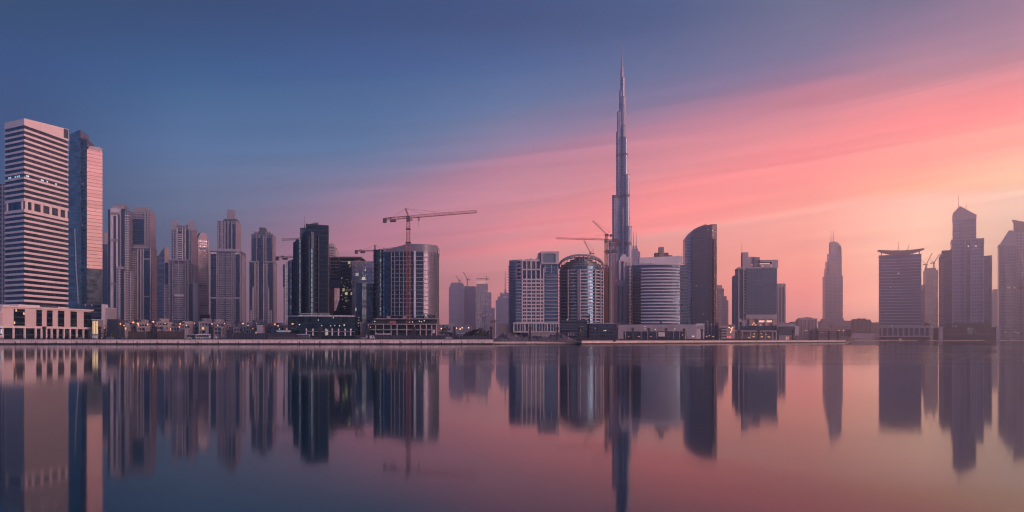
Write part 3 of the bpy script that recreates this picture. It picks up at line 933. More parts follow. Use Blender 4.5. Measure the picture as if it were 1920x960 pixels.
def tower_e():
    b = Bld('residential_tower', 'broad shouldered residential tower with a single tall roof stub', 'apartment tower', 425, 1080, k=0.5, group=GROUP_RES)
    b.box('roof_stub', 423.2, 436.6, 391, 410, 8, 24, GREY)
    b.box('roof_cap', 418, 442.5, 409.5, 414, 4, 28, DARKC)
    b.box('upper_body', 407.2, 444.2, 414, 470, 1, 34, RS_LILAC)
    b.cols('pilaster', (409, 414.5, 421.5, 427.5, 434.5, 442.6), 1.7, 415, 469, -0.2, 1.02, LILAC)
    b.box('window_strip', 424, 426.5, 418, 468, 0.3, 1.1, GL_STRIP)
    b.box('window_strip', 428.8, 433.0, 418, 468, 0.3, 1.1, GL_STRIP)
    b.box('window_strip', 436, 440.5, 420, 468, 0.3, 1.1, GL_STRIP)
    b.box('lower_body', 394.6, 452.8, 471.5, None, -3, 40, RS_DARK)
    b.box('lower_cap', 394, 453.2, 469.6, 471.6, -3.6, 40, LILAC)
    b.box('upper_cap', 407, 446, 466.5, 469.7, -1.5, 30, LILAC)
    b.cols('pilaster', (395.5, 407.4, 410, 435.6, 438.2, 441.6, 451.2), 1.4, 474, 602, -4.6, -3.03, LILAC)
    b.box('glazed_wing', 396.4, 405.8, 476, None, -3.8, -2.9, GL_STRIP)
    b.box('glazed_wing', 442.6, 448.8, 476, None, -3.8, -2.9, GL_STRIP)
    b.rows('balcony', 412, 420.5, 474, 600, 34, 0.38, -4.0, -3.02, LILAC)
    b.rows('balcony', 424.5, 433.5, 474, 600, 34, 0.38, -4.0, -3.02, LILAC)
    b.box('wing_lintel', 394.6, 407, 474, 477, -4.2, -2.9, PALE)
    b.box('wing_lintel', 441, 451, 474, 477, -4.2, -2.9, PALE)
    b.box('sky_lobby', 394.4, 453.4, 557.5, 560.5, -4.9, -3.1, LILAC)
    b.box('end_fin', 452.8, 455.4, 478, None, 2, 26, LILAC)
    b.box('end_fin', 446, 450, 472, 478, -3.4, 10, GREY)


def tower_f():
    b = Bld('residential_tower', 'symmetrical dark residential tower with a small rounded top standing apart', 'apartment tower', 490, 1120, k=0.5, group=GROUP_RES)
    b.box('roof_block', 485.4, 496.4, 426, 446, 3, 20, DARKC)
    b.box('shoulder', 474.5, 506.5, 433.5, 440, 5, 28, RS_LILAC)
    b.box('upper_body', 470.3, 511, 439, 491, 1, 34, RS_DARK)
    b.box('glazed_side', 471.2, 480, 446, 489, 0.4, 1.1, GL_STRIP)
    b.box('glazed_side', 499.5, 510, 446, 489, 0.4, 1.1, GL_STRIP)
    b.cols('pilaster', (470.8, 481.4, 486.0, 493.8, 498.6), 1.5, 441, 490, -0.2, 1.03, LILAC)
    b.box('lower_body', 468.2, 512.6, 492, None, -3, 36, RS_DARK)
    b.box('lower_cap', 467.6, 513.2, 490, 492, -3.5, 36.4, LILAC)
    b.box('glazed_side', 469, 477.6, 494, None, -3.7, -2.9, GL_STRIP)
    b.box('glazed_side', 502.5, 511.4, 494, None, -3.7, -2.9, GL_STRIP)
    b.cols('pilaster', (478.8, 484.8, 495.0, 501.4), 1.3, 493, 602, -4.2, -3.03, PALE)
    b.rows('balcony', 479.5, 484, 493, 600, 30, 0.38, -3.9, -3.02, LILAC)
    b.rows('balcony', 495.8, 500.6, 493, 600, 30, 0.38, -3.9, -3.02, LILAC)
    b.box('window_strip', 486.4, 493.4, 446, 600, -3.6, -2.9, GL_STRIP)
    b.box('step_wing', 473.5, 479, 539, None, -4.6, -3.1, RS_PALE)
    b.box('step_wing', 501.4, 506.4, 539, None, -4.6, -3.1, RS_PALE)
    b.box('step_wing', 469.4, 475, 582, None, -5.4, -3.2, RS_PALE)
    b.box('step_wing', 503.8, 511, 582, None, -5.4, -3.2, RS_PALE)
    b.box('end_fin', 511.2, 513.4, 494, None, -1, 26, LILAC)


tower_c(); tower_d(); tower_e(); tower_f()

b = Bld('residential_tower', 'slim pale tower close behind the dark curved glass tower', 'apartment tower', 535, 900, k=0.4, group=GROUP_RES)
b.box('body', 531, 541.5, 496, None, 0, 24, RS_PALE)
b.box('glazed_side', 530.6, 535.2, 496, 538, -0.5, 3, GL_STRIP)
b.box('roof_block', 535.5, 541.5, 491, 496.2, 2, 20, LILAC)
b.rows('balcony', 536.2, 541, 500, 600, 30, 0.4, -1.0, -0.02, PALE)
b.box('pilaster', 534.6, 536.0, 498, None, -1.2, -0.02, PALE)


# ---------------------------------------------------------------- dark curved glass complex
def arc_poly(x0, x1, bulge, depth, n=14, skew=0.0):
    """plan: bowed front between x0 and x1 (front towards -y), flat back at depth"""
    pts = []
    for i in range(n + 1):
        t = i / n
        pts.append((x0 + (x1 - x0) * t, -bulge * 2.8 * t * (1 - t) + skew * t))
    pts += [(x1, depth), (x0, depth)]
    return pts


def dark_complex():
    b = Bld('curved_glass_tower', 'dark teal curved glass tower with a domed front and a taller slab behind', 'glass tower', 588, 560, k=0.9)
    x, z = b.x, b.z
    gt = facade('teal_glass', (0.015, 0.036, 0.058), (0.006, 0.018, 0.026), 3.4, 1.5, 0.14, 0.12, metal=0.9, vary=0.3)
    gg = facade('bronze_glass', (0.018, 0.036, 0.052), (0.010, 0.018, 0.022), 3.4, 1.5, 0.14, 0.12, metal=0.9, vary=0.3)
    b.part('rear_slab', MB().prism([(x(573), 3), (x(616), 3), (x(616), 20), (x(573), 20)], 0, [z(419), z(420.5), z(419), z(416)]), gg)
    b.box('slab_edge', 614.4, 616.4, 421, 592, 2.4, 20.5, plain('bronze_edge', (0.06, 0.055, 0.05), rough=0.4, metal=0.5))
    b.part('roof_crest', MB().slab_xz([(x(574), z(421)), (x(596), z(421)), (x(596), z(414.5)), (x(588), z(415.5)), (x(580), z(418))][::-1], 6, 16), DARKC)
    # domed front drum
    n = 16
    x0, x1 = x(566.5), x(597)
    pl = arc_poly(x0, x1, 6.0, 4.0, n)
    tops = []
    for (px_, py_) in pl[:n + 1]:
        t = (px_ - x0) / (x1 - x0)
        tops.append(z(443) + (z(435.5) - z(443)) * sin(pi * min(1, max(0, t * 0.9 + 0.12))))
    tops += [z(440), z(436)]
    b.part('front_drum', MB().prism(pl, 0, tops), gt)
    b.box('painted_reflection', 579.6, 580.9, 445, 585, -6.4, -5.6, plain('amber_reflection_paint', (0.20, 0.13, 0.08), rough=0.2, metal=0.8))  # golden reflection on the drum, painted as an amber strip
    b.box('painted_reflection', 584, 589, 437, 468, -6.3, -5.4, plain('rose_reflection_paint', (0.22, 0.16, 0.16), rough=0.2, metal=0.8))  # rose reflection near the drum top, painted as a lighter panel
    b.box('dark_seam', 596.6, 598.2, 440, 590, -1.5, 3, NAVY)
    pl = arc_poly(x(549.5), x(567), 3.0, 8.0, 10, -2.0)
    b.part('left_wing', MB().prism(pl, 0, [z(456) + (z(446) - z(456)) * i / 10 for i in range(11)] + [z(446), z(456)]), gt)
    pl = arc_poly(x(539), x(550), 1.5, 9.0, 6)
    b.part('low_wing', MB().prism([(p, q + 3) for p, q in pl], 0, [z(490) + (z(486) - z(490)) * i / 6 for i in range(7)] + [z(486), z(490)]), GL_NAVY)
    b.box('rear_block', 561.3, 574, 424.5, None, 9, 22, STEEL)
    b.box('rear_block_step', 553.5, 562, 446, None, 10, 22, GREY)
    b.mast(570, 400, 436, 0.35, 0.12, 10)
    # podium
    b.box('podium', 562, 669, 594.5, None, -16, 14, facade('podium_teal_glass', (0.022, 0.048, 0.062), (0.008, 0.016, 0.024), 4.2, 2.2, 0.12, 0.08, metal=0.9, lit=0.006, lits=1.0, litcol=(0.95, 0.85, 0.55)))
    b.box('podium_roof_edge', 561, 664.5, 592.4, 594.5, -17, 14.5, plain('pale_roof_edge', (0.42, 0.38, 0.42)))
    pl = [(x(541.5), -9), (x(562), -16.4), (x(562), 8), (x(541.5), 8)]
    b.part('podium_wing', MB().prism(pl, 0, [z(597), z(593), z(594), z(597)]), GL_NAVY)
    b.part('podium_wing_edge', MB().prism([(x(540.8), -9.6), (x(562), -17.2), (x(562), 8), (x(540.8), 8)], z(595.6), z(592.6)), LILAC)
    b.cols('portico_column', (576, 588, 611.5, 623, 634.5, 646.5, 656.5), 2.3, 616.5, 629.5, -16.9, -16.05, PALE)
    b.box('canopy', 575, 664, 621.2, 622.4, -17.6, -16.95, STEEL)
    b.box('terrace_rail', 566, 620, 588.5, 590, -8, -7.6, LILAC)
    for p, q, w, mt in ((597.5, 601, 1.4, LITC), (563.4, 609.5, 2.0, LITC), (604, 611, 1.2, LITC), (645, 610, 2.4, LITC), (636.5, 611.5, 1.4, LITC), (628, 611, 1.2, LITC),
                        (620, 611.5, 1.0, LITC), (657.5, 618.5, 1.6, LITC), (625, 596.5, 1.2, LITC), (550.5, 608.2, 4.0, LITW)):
        b.lit(p, q, w, 1.6, mt, y=-16.2 if p > 562 else -13.2)
    return b


dark_complex()

b = Bld('stepped_tower', 'pink grey stepped tower peeping over the gateway building', 'tower', 622, 1050, k=0.2)
b.box('body', 612, 626.5, 462, None, 0, 24, RS_LILAC)
b.box('step', 616, 624, 455, 462.2, 3, 20, PINKC)
b.box('side_wing', 626, 630.5, 468, None, 3, 22, PINKC)
b.rows('balcony', 617, 626, 466, 600, 34, 0.42, -1.4, -0.02, PINKC)
b.box('frame_edge', 635, 637.4, 560, None, -12, -8, PALE)
b.box('frame_edge', 626, 635.1, 559, 562, -12, -8, PALE)


def gateway():
    b = Bld('gateway_building', 'unfinished gateway building with a dark bridge storey and lit windows', 'building', 640, 640, k=0.2)
    x, z = b.x, b.z
    frame = plain('raw_frame', (0.085, 0.075, 0.09))
    dk = facade('gateway_dark_glass', (0.04, 0.07, 0.10), (0.02, 0.03, 0.045), 3.1, 2.2, 0.25, 0.12, lit=0.07, litcol=(1.0, 0.85, 0.5), lits=0.5)
    b.box('left_leg', 610, 618.4, 484, None, 0, 20, frame)
    b.box('right_leg', 636.5, 659, 490, None, 0, 22, dk)
    b.box('roof_slab', 612, 677.5, 481.6, 484, -2, 24, frame)
    b.rows('open_storey', 612, 638, 485, 521, 6, 0.22, -1, 20, frame)
    b.cols('open_storey_column', (619.5, 624.5, 630, 636), 1.2, 484, 522, -0.4, 0.6, frame)
    b.box('open_storey_back', 613, 636.6, 500, 519, 12, 18, frame)
    b.box('bridge', 617, 640, 524.5, 537.5, -1.2, 20, NAVY)
    b.box('low_leg', 626, 660, 592 - 9, None, -2, 0.2, dk)
    b.part('leg_slope', MB().slab_xz([(x(628), z(590)), (x(637), z(590)), (x(637), z(560))], -1.0, 10), NAVY)
    gp = facade('rose_glass_block', (0.50, 0.42, 0.46), (0.34, 0.26, 0.28), 3.1, 2.6, 0.2, 0.06, metal=0.6, rough=0.25, lit=0.03, litcol=(1.0, 0.9, 0.62), lits=0.5, vary=0.2)
    b.box('glass_block', 659, 698.5, 490.5, 594, 2, 26, gp)
    b.box('glass_block_parapet', 658.6, 699, 489, 490.6, 1.6, 26.4, PINKC)
    b.box('roof_plant', 661, 672, 484.3, 489.2, 6, 18, GREY)
    rnd = random.Random(8)
    for i in range(44):
        p = rnd.uniform(640, 658); q = rnd.uniform(497, 590)
        if p < 650 and q < 515: continue
        b.lit(p, q, rnd.uniform(0.8, 1.5), rnd.uniform(0.8, 1.4), glow('pale_yellow_window', (1.0, 0.80, 0.48), 0.4), y=-0.2)
    for i in range(16):
        p = 676 + rnd.uniform(0, 10); q = rnd.uniform(494, 535)
        b.lit(p, q, 1.6, 1.3, glow('pale_yellow_window', (1.0, 0.80, 0.48), 0.4), y=1.85)


gateway()

b = Bld('dark_block', 'dark narrow block with one pale green stair strip', 'building', 683, 590, k=0.2)
b.box('body', 668, 698.6, 531.5, 604, 0, 18, GL_DARK)
b.box('stair_strip', 679, 687.2, 530, None, -1.2, 6, facade('pale_green_strip', (0.30, 0.34, 0.32), (0.22, 0.23, 0.22), 3.4, 30, 0.3, 0, metal=0.3))
b.box('parapet', 668, 679, 530.2, 531.6, -0.2, 18.2, NAVY)
b.box('base', 664, 700, 604, None, -2, 16, GREY)
b.box('base_glazing', 666, 676, 606, None, -2.4, -1.9, GL_DARK)
for q in (595, 600, 606, 611):
    b.lit(673, q, 1.0, 1.0, LITC, y=-0.3 if q < 604 else -2.6)


SLABC = plain('blue_grey_slab', (0.20, 0.205, 0.25))


def curved_tower():
    b = Bld('curved_tower', 'wide curved tower under construction behind the red tower crane', 'tower', 762, 590, k=0.2)
    x, z = b.x, b.z
    gk = facade('curved_tower_glass', (0.03, 0.075, 0.11), (0.02, 0.036, 0.056), 3.19, 1.6, 0.2, 0.12, vary=0.5)
    gs = facade('smooth_rose_glass', (0.16, 0.15, 0.20), (0.15, 0.13, 0.16), 3.19, 1.6, 0.2, 0.16, metal=0.75, rough=0.3, vary=0.2)
    # bowed plan: the front swings back to the right-hand end
    n = 22
    x0, x1 = x(722.5), x(819)
    def front(t): return -3.6 * sin(pi * min(1, t * 0.92)) + 10.0 * max(0, t - 0.72) ** 2 * 8
    def ring(off=0.0, a=0.0, c=1.0, m=n):
        return [(x0 + (x1 - x0) * (a + (c - a) * i / m), front(a + (c - a) * i / m) - off) for i in range(m + 1)]
    f = ring()
    tops = [z(470) + (z(461) - z(470)) * min(1, i / (n * 0.45)) for i in range(n + 1)]
    b.part('body', MB().prism(f + [(x1 - 2, 30), (x0, 30)], z(598), tops + [z(461), z(470)]), gk)
    r = ring(0.5)
    b.part('roof_band', MB().prism(r + [(x1, 31), (x0, 31)], z(473), [z(469) + (z(458.5) - z(469)) * min(1, i / (n * 0.45)) for i in range(n + 1)] + [z(459), z(469)]), plain('rose_roof_band', (0.15, 0.14, 0.17), rough=0.5, metal=0.2))
    # smooth corner glazing at the right-hand end
    m = 10
    q = ring(0.55, 0.74, 0.955, m)
    b.part('corner_glazing', MB().prism(q + [(q[-1][0], q[-1][1] + 3), (q[0][0], q[0][1] + 3)], z(590), z(472.5)), gs)
    q = ring(0.75, 0.955, 1.0, 3)
    b.part('end_column', MB().prism(q + [(x1 + 0.8, 14), (q[0][0], 14)], 0, z(473)), DARKC)
    # storeys: slab edges with balconies between columns
    H0, H1, N = z(592), z(474.5), 15
    for i in range(N):
        zz = H0 + (H1 - H0) * i / N
        qq = ring(1.5, 0.12, 0.53, 8); ww = ring(1.5, 0.56, 0.745, 6)
        b.part('balcony', MB().prism(qq + [(p, r_ + 1.6) for p, r_ in reversed(qq)], zz, zz + 0.42), SLABC)
        b.part('balcony', MB().prism(ww + [(p, r_ + 1.6) for p, r_ in reversed(ww)], zz, zz + 0.5), SLABC)
    for p in (734.5, 741, 750, 757.5, 770):
        t = (x(p) - x0) / (x1 - x0)
        MB().box(x(p) - 0.2, x(p) + 0.2, front(t) - 1.7, front(t), z(593), z(474)).build('facade_column', SLABC, b.root)
    t = (x(779) - x0) / (x1 - x0)
    MB().box(x(777.2), x(780.8), front(t) - 2.2, front(t), z(596), z(472)).build('facade_column', plain('pale_column', (0.46, 0.46, 0.50)), b.root)
    # left wing
    pl = arc_poly(x(698.2), x(719), 3.0, 22, 8)
    b.part('left_wing', MB().prism([(p, q + 5) for p, q in pl], z(600), [z(468.5) + (z(466) - z(468.5)) * i / 8 for i in range(9)] + [z(466), z(468)]), GL_DARK)
    b.box('left_wing_edge', 717.2, 720.4, 467, 598, 2.5, 20, facade('blue_edge_strip', (0.14, 0.24, 0.34), (0.06, 0.10, 0.15), 3.19, 1.2, 0.3, 0.1))
    b.box('recess', 720, 724, 476, 598, 6, 24, NAVY)
    rnd = random.Random(4)
    for p in (757, 776, 790, 813): b.box('roof_unit', p - 1.6, p + 1.6, 456 if p < 800 else 459, 461.5, 8, 14, GREY)
    b.part('roof_hoist', MB().bar((x(756), 10, z(463)), (x(760), 10, z(451.5)), 0.5).bar((x(758), 10, z(463)), (x(760), 10, z(451.5)), 0.5).bar((x(755), 10, z(463)), (x(758.5), 10, z(456)), 0.4), STEEL)
    b.box('painted_sun_patch', 820.0, 822.2, 466, 474, 6, 12, PINKC)  # patch of sunlight on the corner, painted as a pink box
    # podium frame under construction
    for zz, q0, q1 in ((598.6, 706, 822), (608.5, 694, 822), (618.6, 695, 822)):
        b.box('podium_slab', q0, q1, zz - 0.8, zz + 0.9, -14, 20, GREY)
    for p in (696, 709, 723.5, 737.5, 748.5, 766, 780.5, 791, 802, 812, 821):
        b.box('podium_column', p - 0.8, p + 0.8, 609, None, -13.6, -12.4, LILAC if p < 760 else PINKC)
    b.box('podium_infill', 698, 821, 600, None, -6, 18, NAVY)
    b.box('podium_upper_screen', 700, 744, 600, 607.5, -9, -8.4, DARKC)
    b.box('safety_net', 735, 747, 602.5, 608, -14.4, -14.1, plain('red_netting', (0.25, 0.09, 0.085)))
    b.box('loading_deck', 709, 736, 625.6, 627.4, -15, -12, PALE)
    for p, q in ((708, 603.5), (771.5, 605), (777, 604.5), (789.5, 603), (793, 604), (798.5, 602.2), (700, 614)):
        b.lit(p, q, 1.5, 1.6, LITC, y=-14.2)
    b.box('site_hut', 813.5, 818, 619.5, 625, -14.2, -12, PALE)
    for p in (730, 760, 800): b.box('scaffold_frame', p - 3, p + 3, 593, 598, -6, -2, GREY)


curved_tower()

# ---------------------------------------------------------------- hazy towers in the middle distance
GROUP_HAZE = 'hazy towers in the gap of the skyline'
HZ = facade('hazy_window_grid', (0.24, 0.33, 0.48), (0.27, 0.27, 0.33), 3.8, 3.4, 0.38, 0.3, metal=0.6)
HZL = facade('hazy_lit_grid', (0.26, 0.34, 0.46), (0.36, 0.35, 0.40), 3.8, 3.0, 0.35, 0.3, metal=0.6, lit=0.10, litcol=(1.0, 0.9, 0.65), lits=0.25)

b = Bld('office_tower', 'hazy flat topped tower at the left of the far cluster', 'tower', 855, 2400, k=0.4, group=GROUP_HAZE)
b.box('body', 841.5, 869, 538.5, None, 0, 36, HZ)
b.box('upper_body', 844, 869.2, 532, 538.6, 3, 34, HZ)
b.box('roof_block', 846, 867, 529.5, 532, 5, 30, GREY)
b.box('edge_fin', 868.4, 869.8, 533, None, -1.5, 2, PINKC)
b = Bld('office_tower', 'hazy plain tower in the middle of the far cluster', 'tower', 880, 2420, k=0.4, group=GROUP_HAZE)
b.box('body', 869.8, 892, 540, None, 0, 36, HZ)
b.box('parapet', 870.5, 892, 536.5, 540, 0.6, 34, GREY)
b.cols('pilaster', (872, 890), 1.4, 541, 630, -1, -0.02, GREY)

b = Bld('lit_tower', 'hazy unfinished tower with many lit storeys and a bright roof', 'tower', 903, 2370, k=0.4, group=GROUP_HAZE)
b.box('body', 892.5, 915, 536, None, 0, 34, HZL)
b.box('roof_deck', 893, 914.5, 532.5, 536, 1, 30, GREY)
b.cols('bare_column', (896, 899.5, 903, 907), 0.7, 536, 625, -1.6, -0.1, PALE)
b.box('side_wing', 915, 921.2, 548, None, 6, 30, HZ)
b.box('front_wing', 910.5, 927.6, 577.5, None, -12, -0.5, HZ)
rnd = random.Random(12)
for i in range(14):
    b.lit(893.5 + i * 1.5, rnd.uniform(527.5, 532), 1.3, rnd.uniform(1.2, 3.0), glow('pale_yellow_window', (1.0, 0.80, 0.48), 0.4) if i % 3 else LITC, y=2, name='work_light')
b.lit(894.5, 536.3, 1.5, 1.5, REDG, y=-0.6)
for i in range(22):
    b.lit(rnd.uniform(894, 926), rnd.uniform(560, 622), 1.2, 1.3, LITC if i % 2 else LITW, y=-12.4 if i % 2 else -0.5)

b = Bld('stepped_tower', 'hazy stepped tower with a tall ladder antenna', 'tower', 942, 1900, k=0.3)
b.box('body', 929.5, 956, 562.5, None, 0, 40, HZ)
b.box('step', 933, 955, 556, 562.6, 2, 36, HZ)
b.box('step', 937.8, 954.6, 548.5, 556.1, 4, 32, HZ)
b.mast(947.2, 508, 549, 1.1, 0.4, 12)
for q in (514, 521, 528, 535): b.box('antenna_panel', 946.2, 948.2, q, q + 2.6, 10.5, 13.5, PALE)
b.box('antenna_base', 945.6, 949.4, 542, 549, 8, 16, GREY)
for p, q in ((948.4, 556.8), (945, 556.8), (943.5, 550)): b.lit(p, q, 2.0, 1.3, LITW, y=1.6 if q > 555 else 3.6)


# ---------------------------------------------------------------- pale grid hotel
def grid_hotel():
    b = Bld('grid_hotel', 'pale hotel with a square window grid and a framed roof box', 'hotel', 1000, 700, k=0.3)
    wall = plain('grid_wall', (0.50, 0.43, 0.43), var=0.08)
    g2 = facade('hotel_glass', (0.10, 0.17, 0.23), (0.09, 0.12, 0.16), 3.15, 1.6, 0.3, 0.08, vary=0.35)
    n = 10
    x, z = b.x, b.z
    pl = [(x(954.5) + (x(979) - x(954.5)) * i / n, 9 * (1 - i / n) ** 2) for i in range(n + 1)] + [(x(979), 28), (x(954.5), 28)]
    b.part('curved_wing', MB().prism(pl, 0, z(490)), RS_LILAC)
    b.part('curved_wing_top', MB().prism([(p, q - 0.5) for p, q in pl[:n + 1]] + [(x(979), 27), (x(955), 27)], z(490), z(486.6)), PINKC)
    for i in range(22):
        zz = z(606) + i * (z(494) - z(606)) / 22
        q = [(p - 1.0, r - 0.7) for p, r in pl[:7]]
        b.part('balcony', MB().prism(q + [(p + 0.5, r + 1.2) for p, r in reversed(q)], zz, zz + 1.0), LILAC)
    b.box('glass_bay', 967, 977.4, 525, 605, -0.9, 3, g2)
    b.rows('bay_sill', 966.6, 977.6, 525, 605, 13, 0.14, -1.2, -0.92, LILAC)
    # window grid: recessed glass behind a real lattice
    b.box('grid_back', 978.5, 1019.5, 488, None, 0.7, 28, GL_NAVY)
    for p in (979.4, 987.6, 996.3, 1004.9, 1013.4): b.box('grid_pier', p - 1.1, p + 1.1, 490, 605, -0.5, 0.72, wall)
    b.box('grid_pier', 1018.4, 1020.6, 502, 605, -0.5, 0.72, wall)
    for i in range(13):
        q = 604.6 - i * 6.72
        b.box('grid_sill', 978.4, 1020.4, q - 1.25, q + 1.25, -0.42, 0.6, wall)
        for p0, p1 in ((980.7, 986.3), (989.0, 994.9), (997.7, 1003.5), (1006.3, 1012.0), (1014.8, 1018.2)):
            if i == 12: continue
            w = MB().box(x(p0), x(p1), 0.35, 0.68, z(q - 1.3), z(q - 5.4)).build('window', GL_STRIP, b.root)
            xm = (x(p0) + x(p1)) / 2
            MB().box(xm - 0.12, xm + 0.12, 0.2, 0.34, z(q - 1.3), z(q - 5.4)).build('mullion', wall, w)
    b.box('attic_frame', 978.4, 1013, 504, 506.4, -0.5, 0.66, wall)
    b.box('attic_frame', 978.4, 1013, 487, 490, -0.5, 0.66, wall)
    b.box('attic_window', 989.4, 1003, 506.6, 516.5, -0.1, 0.6, GL_NAVY)
    b.box('attic_fin', 994.4, 997, 484, 503.8, -0.8, 0.4, wall)
    b.box('attic_louvre', 988.8, 1003.6, 490.4, 503.6, 0.1, 0.65, DARKC)
    b.box('attic_roof', 985, 1007, 485.5, 487, 2, 18, PINKC)
    # glass right wing with the framed box on top
    b.box('glass_wing', 1019.8, 1047, 495.5, None, 0.4, 26, g2)
    b.rows('glass_wing_sill', 1023, 1047.2, 512, 604, 14, 0.16, -0.3, 0.38, LILAC)
    b.cols('glass_wing_fin', (1022, 1034, 1046), 0.8, 497, 512, -0.6, 0.38, PALE)
    b.box('box_frame', 1015, 1048, 471.8, 476, -2, 24, PINKC)
    b.box('box_frame', 1015, 1048, 492.6, 495.6, -2, 24, PINKC)
    b.box('box_frame', 1015, 1017.4, 476, 492.6, -2, 24, PINKC)
    b.box('box_frame', 1041.4, 1048, 476, 492.6, -2, 24, PINKC)
    b.part('box_side', MB().slab_xz([(x(1006), z(496)), (x(1014.9), z(496)), (x(1014.9), z(472.5)), (x(1009), z(474)), (x(1008.4), z(480)), (x(1006), z(483))], 0.8, 22), PINKC)
    b.box('box_screen', 1017.5, 1041.3, 476.2, 492.4, -0.6, 20, plain('grey_green_screen', (0.16, 0.19, 0.20), rough=0.3, metal=0.4))
    # podium
    b.box('podium', 964, 1047.6, 607, 623, -7, 20, GL_NAVY)
    for q0, q1 in ((605, 607.4), (621.4, 623.4)): b.box('podium_frame', 962.6, 1048.2, q0, q1, -8, 20.4, wall)
    for p in (963.6, 984, 1004.8, 1025.6, 1047): b.box('podium_frame', p - 1.1, p + 1.1, 607.4, 621.4, -8, -6.6, wall)
    for i, p in enumerate((970, 975.5, 980, 991, 996, 1000, 1011, 1016, 1021, 1032, 1037, 1042)):
        b.box('podium_panel', p - 1.2, p + 1.2, 607.6, 621.2, -7.5, -7.02, LILAC if i % 2 else GREY)
    b.box('plinth', 990, 1047.6, 623.5, None, -6, 18, GREY)
    b.box('left_annex', 934, 963, 607, None, -4, 16, plain('mauve_annex', (0.14, 0.12, 0.14)))


grid_hotel()


def drum():
    b = Bld('drum_building', 'round banded apartment building under an arched roof ring', 'apartment building', 1091, 720, k=0.5)
    x, z, sc = b.x, b.z, b.sc()
    R = (x(1134) - x(1048.5)) / 2
    cy = R * 0.75
    gd = facade('drum_glass', (0.05, 0.11, 0.17), (0.07, 0.09, 0.12), 3.05, 2.0, 0.16, 0.10, vary=0.6)
    b.part('glazed_drum', MB().lathe([(R * 0.955, 0), (R * 0.955, z(499))], 0, cy, 48), gd)
    slab = plain('balcony_white', (0.38, 0.35, 0.38), var=0.08)
    n = 17
    for i in range(n):
        zz = z(604) + i * (z(502) - z(604)) / n
        r = R * (1.0 if i % 4 else 0.99)
        b.part('floor_slab', MB().lathe([(r * 0.94, zz), (r, zz), (r, zz + 1.0), (r * 0.94, zz + 1.0)], 0, cy, 48), slab)
    # solid fins break the bands
    for a in (-158, -128, -101, -96, -55, -35, -18):
        t = radians(a)
        px_, py_ = R * 1.005 * cos(t), cy + R * 1.005 * sin(t)
        MB().bar((px_, py_, z(606)), (px_, py_, z(505)), 0.9, 0.9, 4).build('facade_fin', LILAC if a > -100 else GREY, b.root)
    for a0, mt in ((-124, NAVY), (-97, NAVY)):
        m = MB()
        for k in range(5):
            t0 = radians(a0 + k * 3); t1 = radians(a0 + k * 3 + 3)
            ra, rb = R * 0.94, R * (0.985 if mt is NAVY else 0.97)
            m.prism([(rb * cos(t0), cy + rb * sin(t0)), (rb * cos(t1), cy + rb * sin(t1)), (ra * cos(t1), cy + ra * sin(t1)), (ra * cos(t0), cy + ra * sin(t0))],
                    z(560 if mt is NAVY else 600), z(508))
        b.part('glazed_bay', m, GL_NAVY if mt is NAVY else RS_PALE)
    # crown storeys step in towards the arch
    for i, (q, f) in enumerate(((499, 0.90), (494, 0.72), (489, 0.50), (484.5, 0.30))):
        b.part('crown_storey', MB().lathe([(R * f, z(q)), (R * f, z(q - 4.4)), (R * f * 0.98, z(q - 4.5))], 0, cy, 40), NAVY)
        b.part('crown_slab', MB().lathe([(R * (f + 0.03), z(q)), (R * (f + 0.03), z(q - 0.8))], 0, cy, 40), GREY)
    # arched ring over the front
    za, zt = z(501), z(477)
    for off, w, nm in ((-0.55, 0.95, 'roof_arch'), (0.45, 0.8, 'rear_arch')):
        m = MB(); prev = None
        for i in range(33):
            t = pi * i / 32
            px_ = -R * 1.0 * cos(t); yy = cy + off * R * sin(t)
            p = Vector((px_, yy, za + (zt - za) * sin(t) ** 0.75))
            if prev is not None: m.bar(prev, p, w, w, 6)
            prev = p
        b.part(nm, m, LILAC)
    m = MB()
    for i in range(3, 30, 2):
        t = pi * i / 32
        zz = za + (zt - za) * sin(t) ** 0.75
        b.part('arch_rib', MB().bar((-R * cos(t), cy - 0.55 * R * sin(t), zz - 0.5), (-R * cos(t) * 0.98, cy + 0.45 * R * sin(t), zz - 0.5), 0.35).bar((-R * cos(t), cy - 0.55 * R * sin(t), zz - 0.6), (-R * cos(t), cy - 0.5 * R * sin(t), z(500)), 0.3), STEEL)
    # dark podium
    b.box('podium', 1049, 1100, 600.5, None, -9, 30, facade('podium_bands', (0.07, 0.09, 0.12), (0.035, 0.045, 0.06), 2.6, 40, 0.4, 0, metal=0.8))
    b.box('podium', 1104, 1154, 607, None, -7, 22, facade('podium_dark_glass', (0.06, 0.08, 0.11), (0.03, 0.04, 0.055), 3.2, 2.4, 0.25, 0.1, metal=0.8))
    b.box('podium_edge', 1094, 1153.4, 606, 607.4, -7.6, 22, LILAC)
    b.box('stair_tower', 1083, 1106, 589, 606, -4, 6, GL_DARK)
    b.box('stair_head', 1096, 1101, 598.5, 606, -8.4, -3, LILAC)
    b.rows('louvre', 1085, 1093, 610, 625, 5, 0.35, -9.6, -9.05, GREY)
    for p, q, w in ((1063, 600, 1.4), (1121, 615.5, 1.8), (1115, 615.5, 1.0), (1134, 620, 3.2), (1131, 620.5, 1.0), (1084, 628, 1.4), (1088.5, 620, 1.4)):
        b.lit(p, q, w, 1.5, LITC, y=-9.2 if p < 1100 else -7.3)
    for p in (1065, 1070, 1075): b.box('entrance_panel', p - 0.8, p + 0.8, 624, 629, -9.4, -9.02, LILAC)


drum()

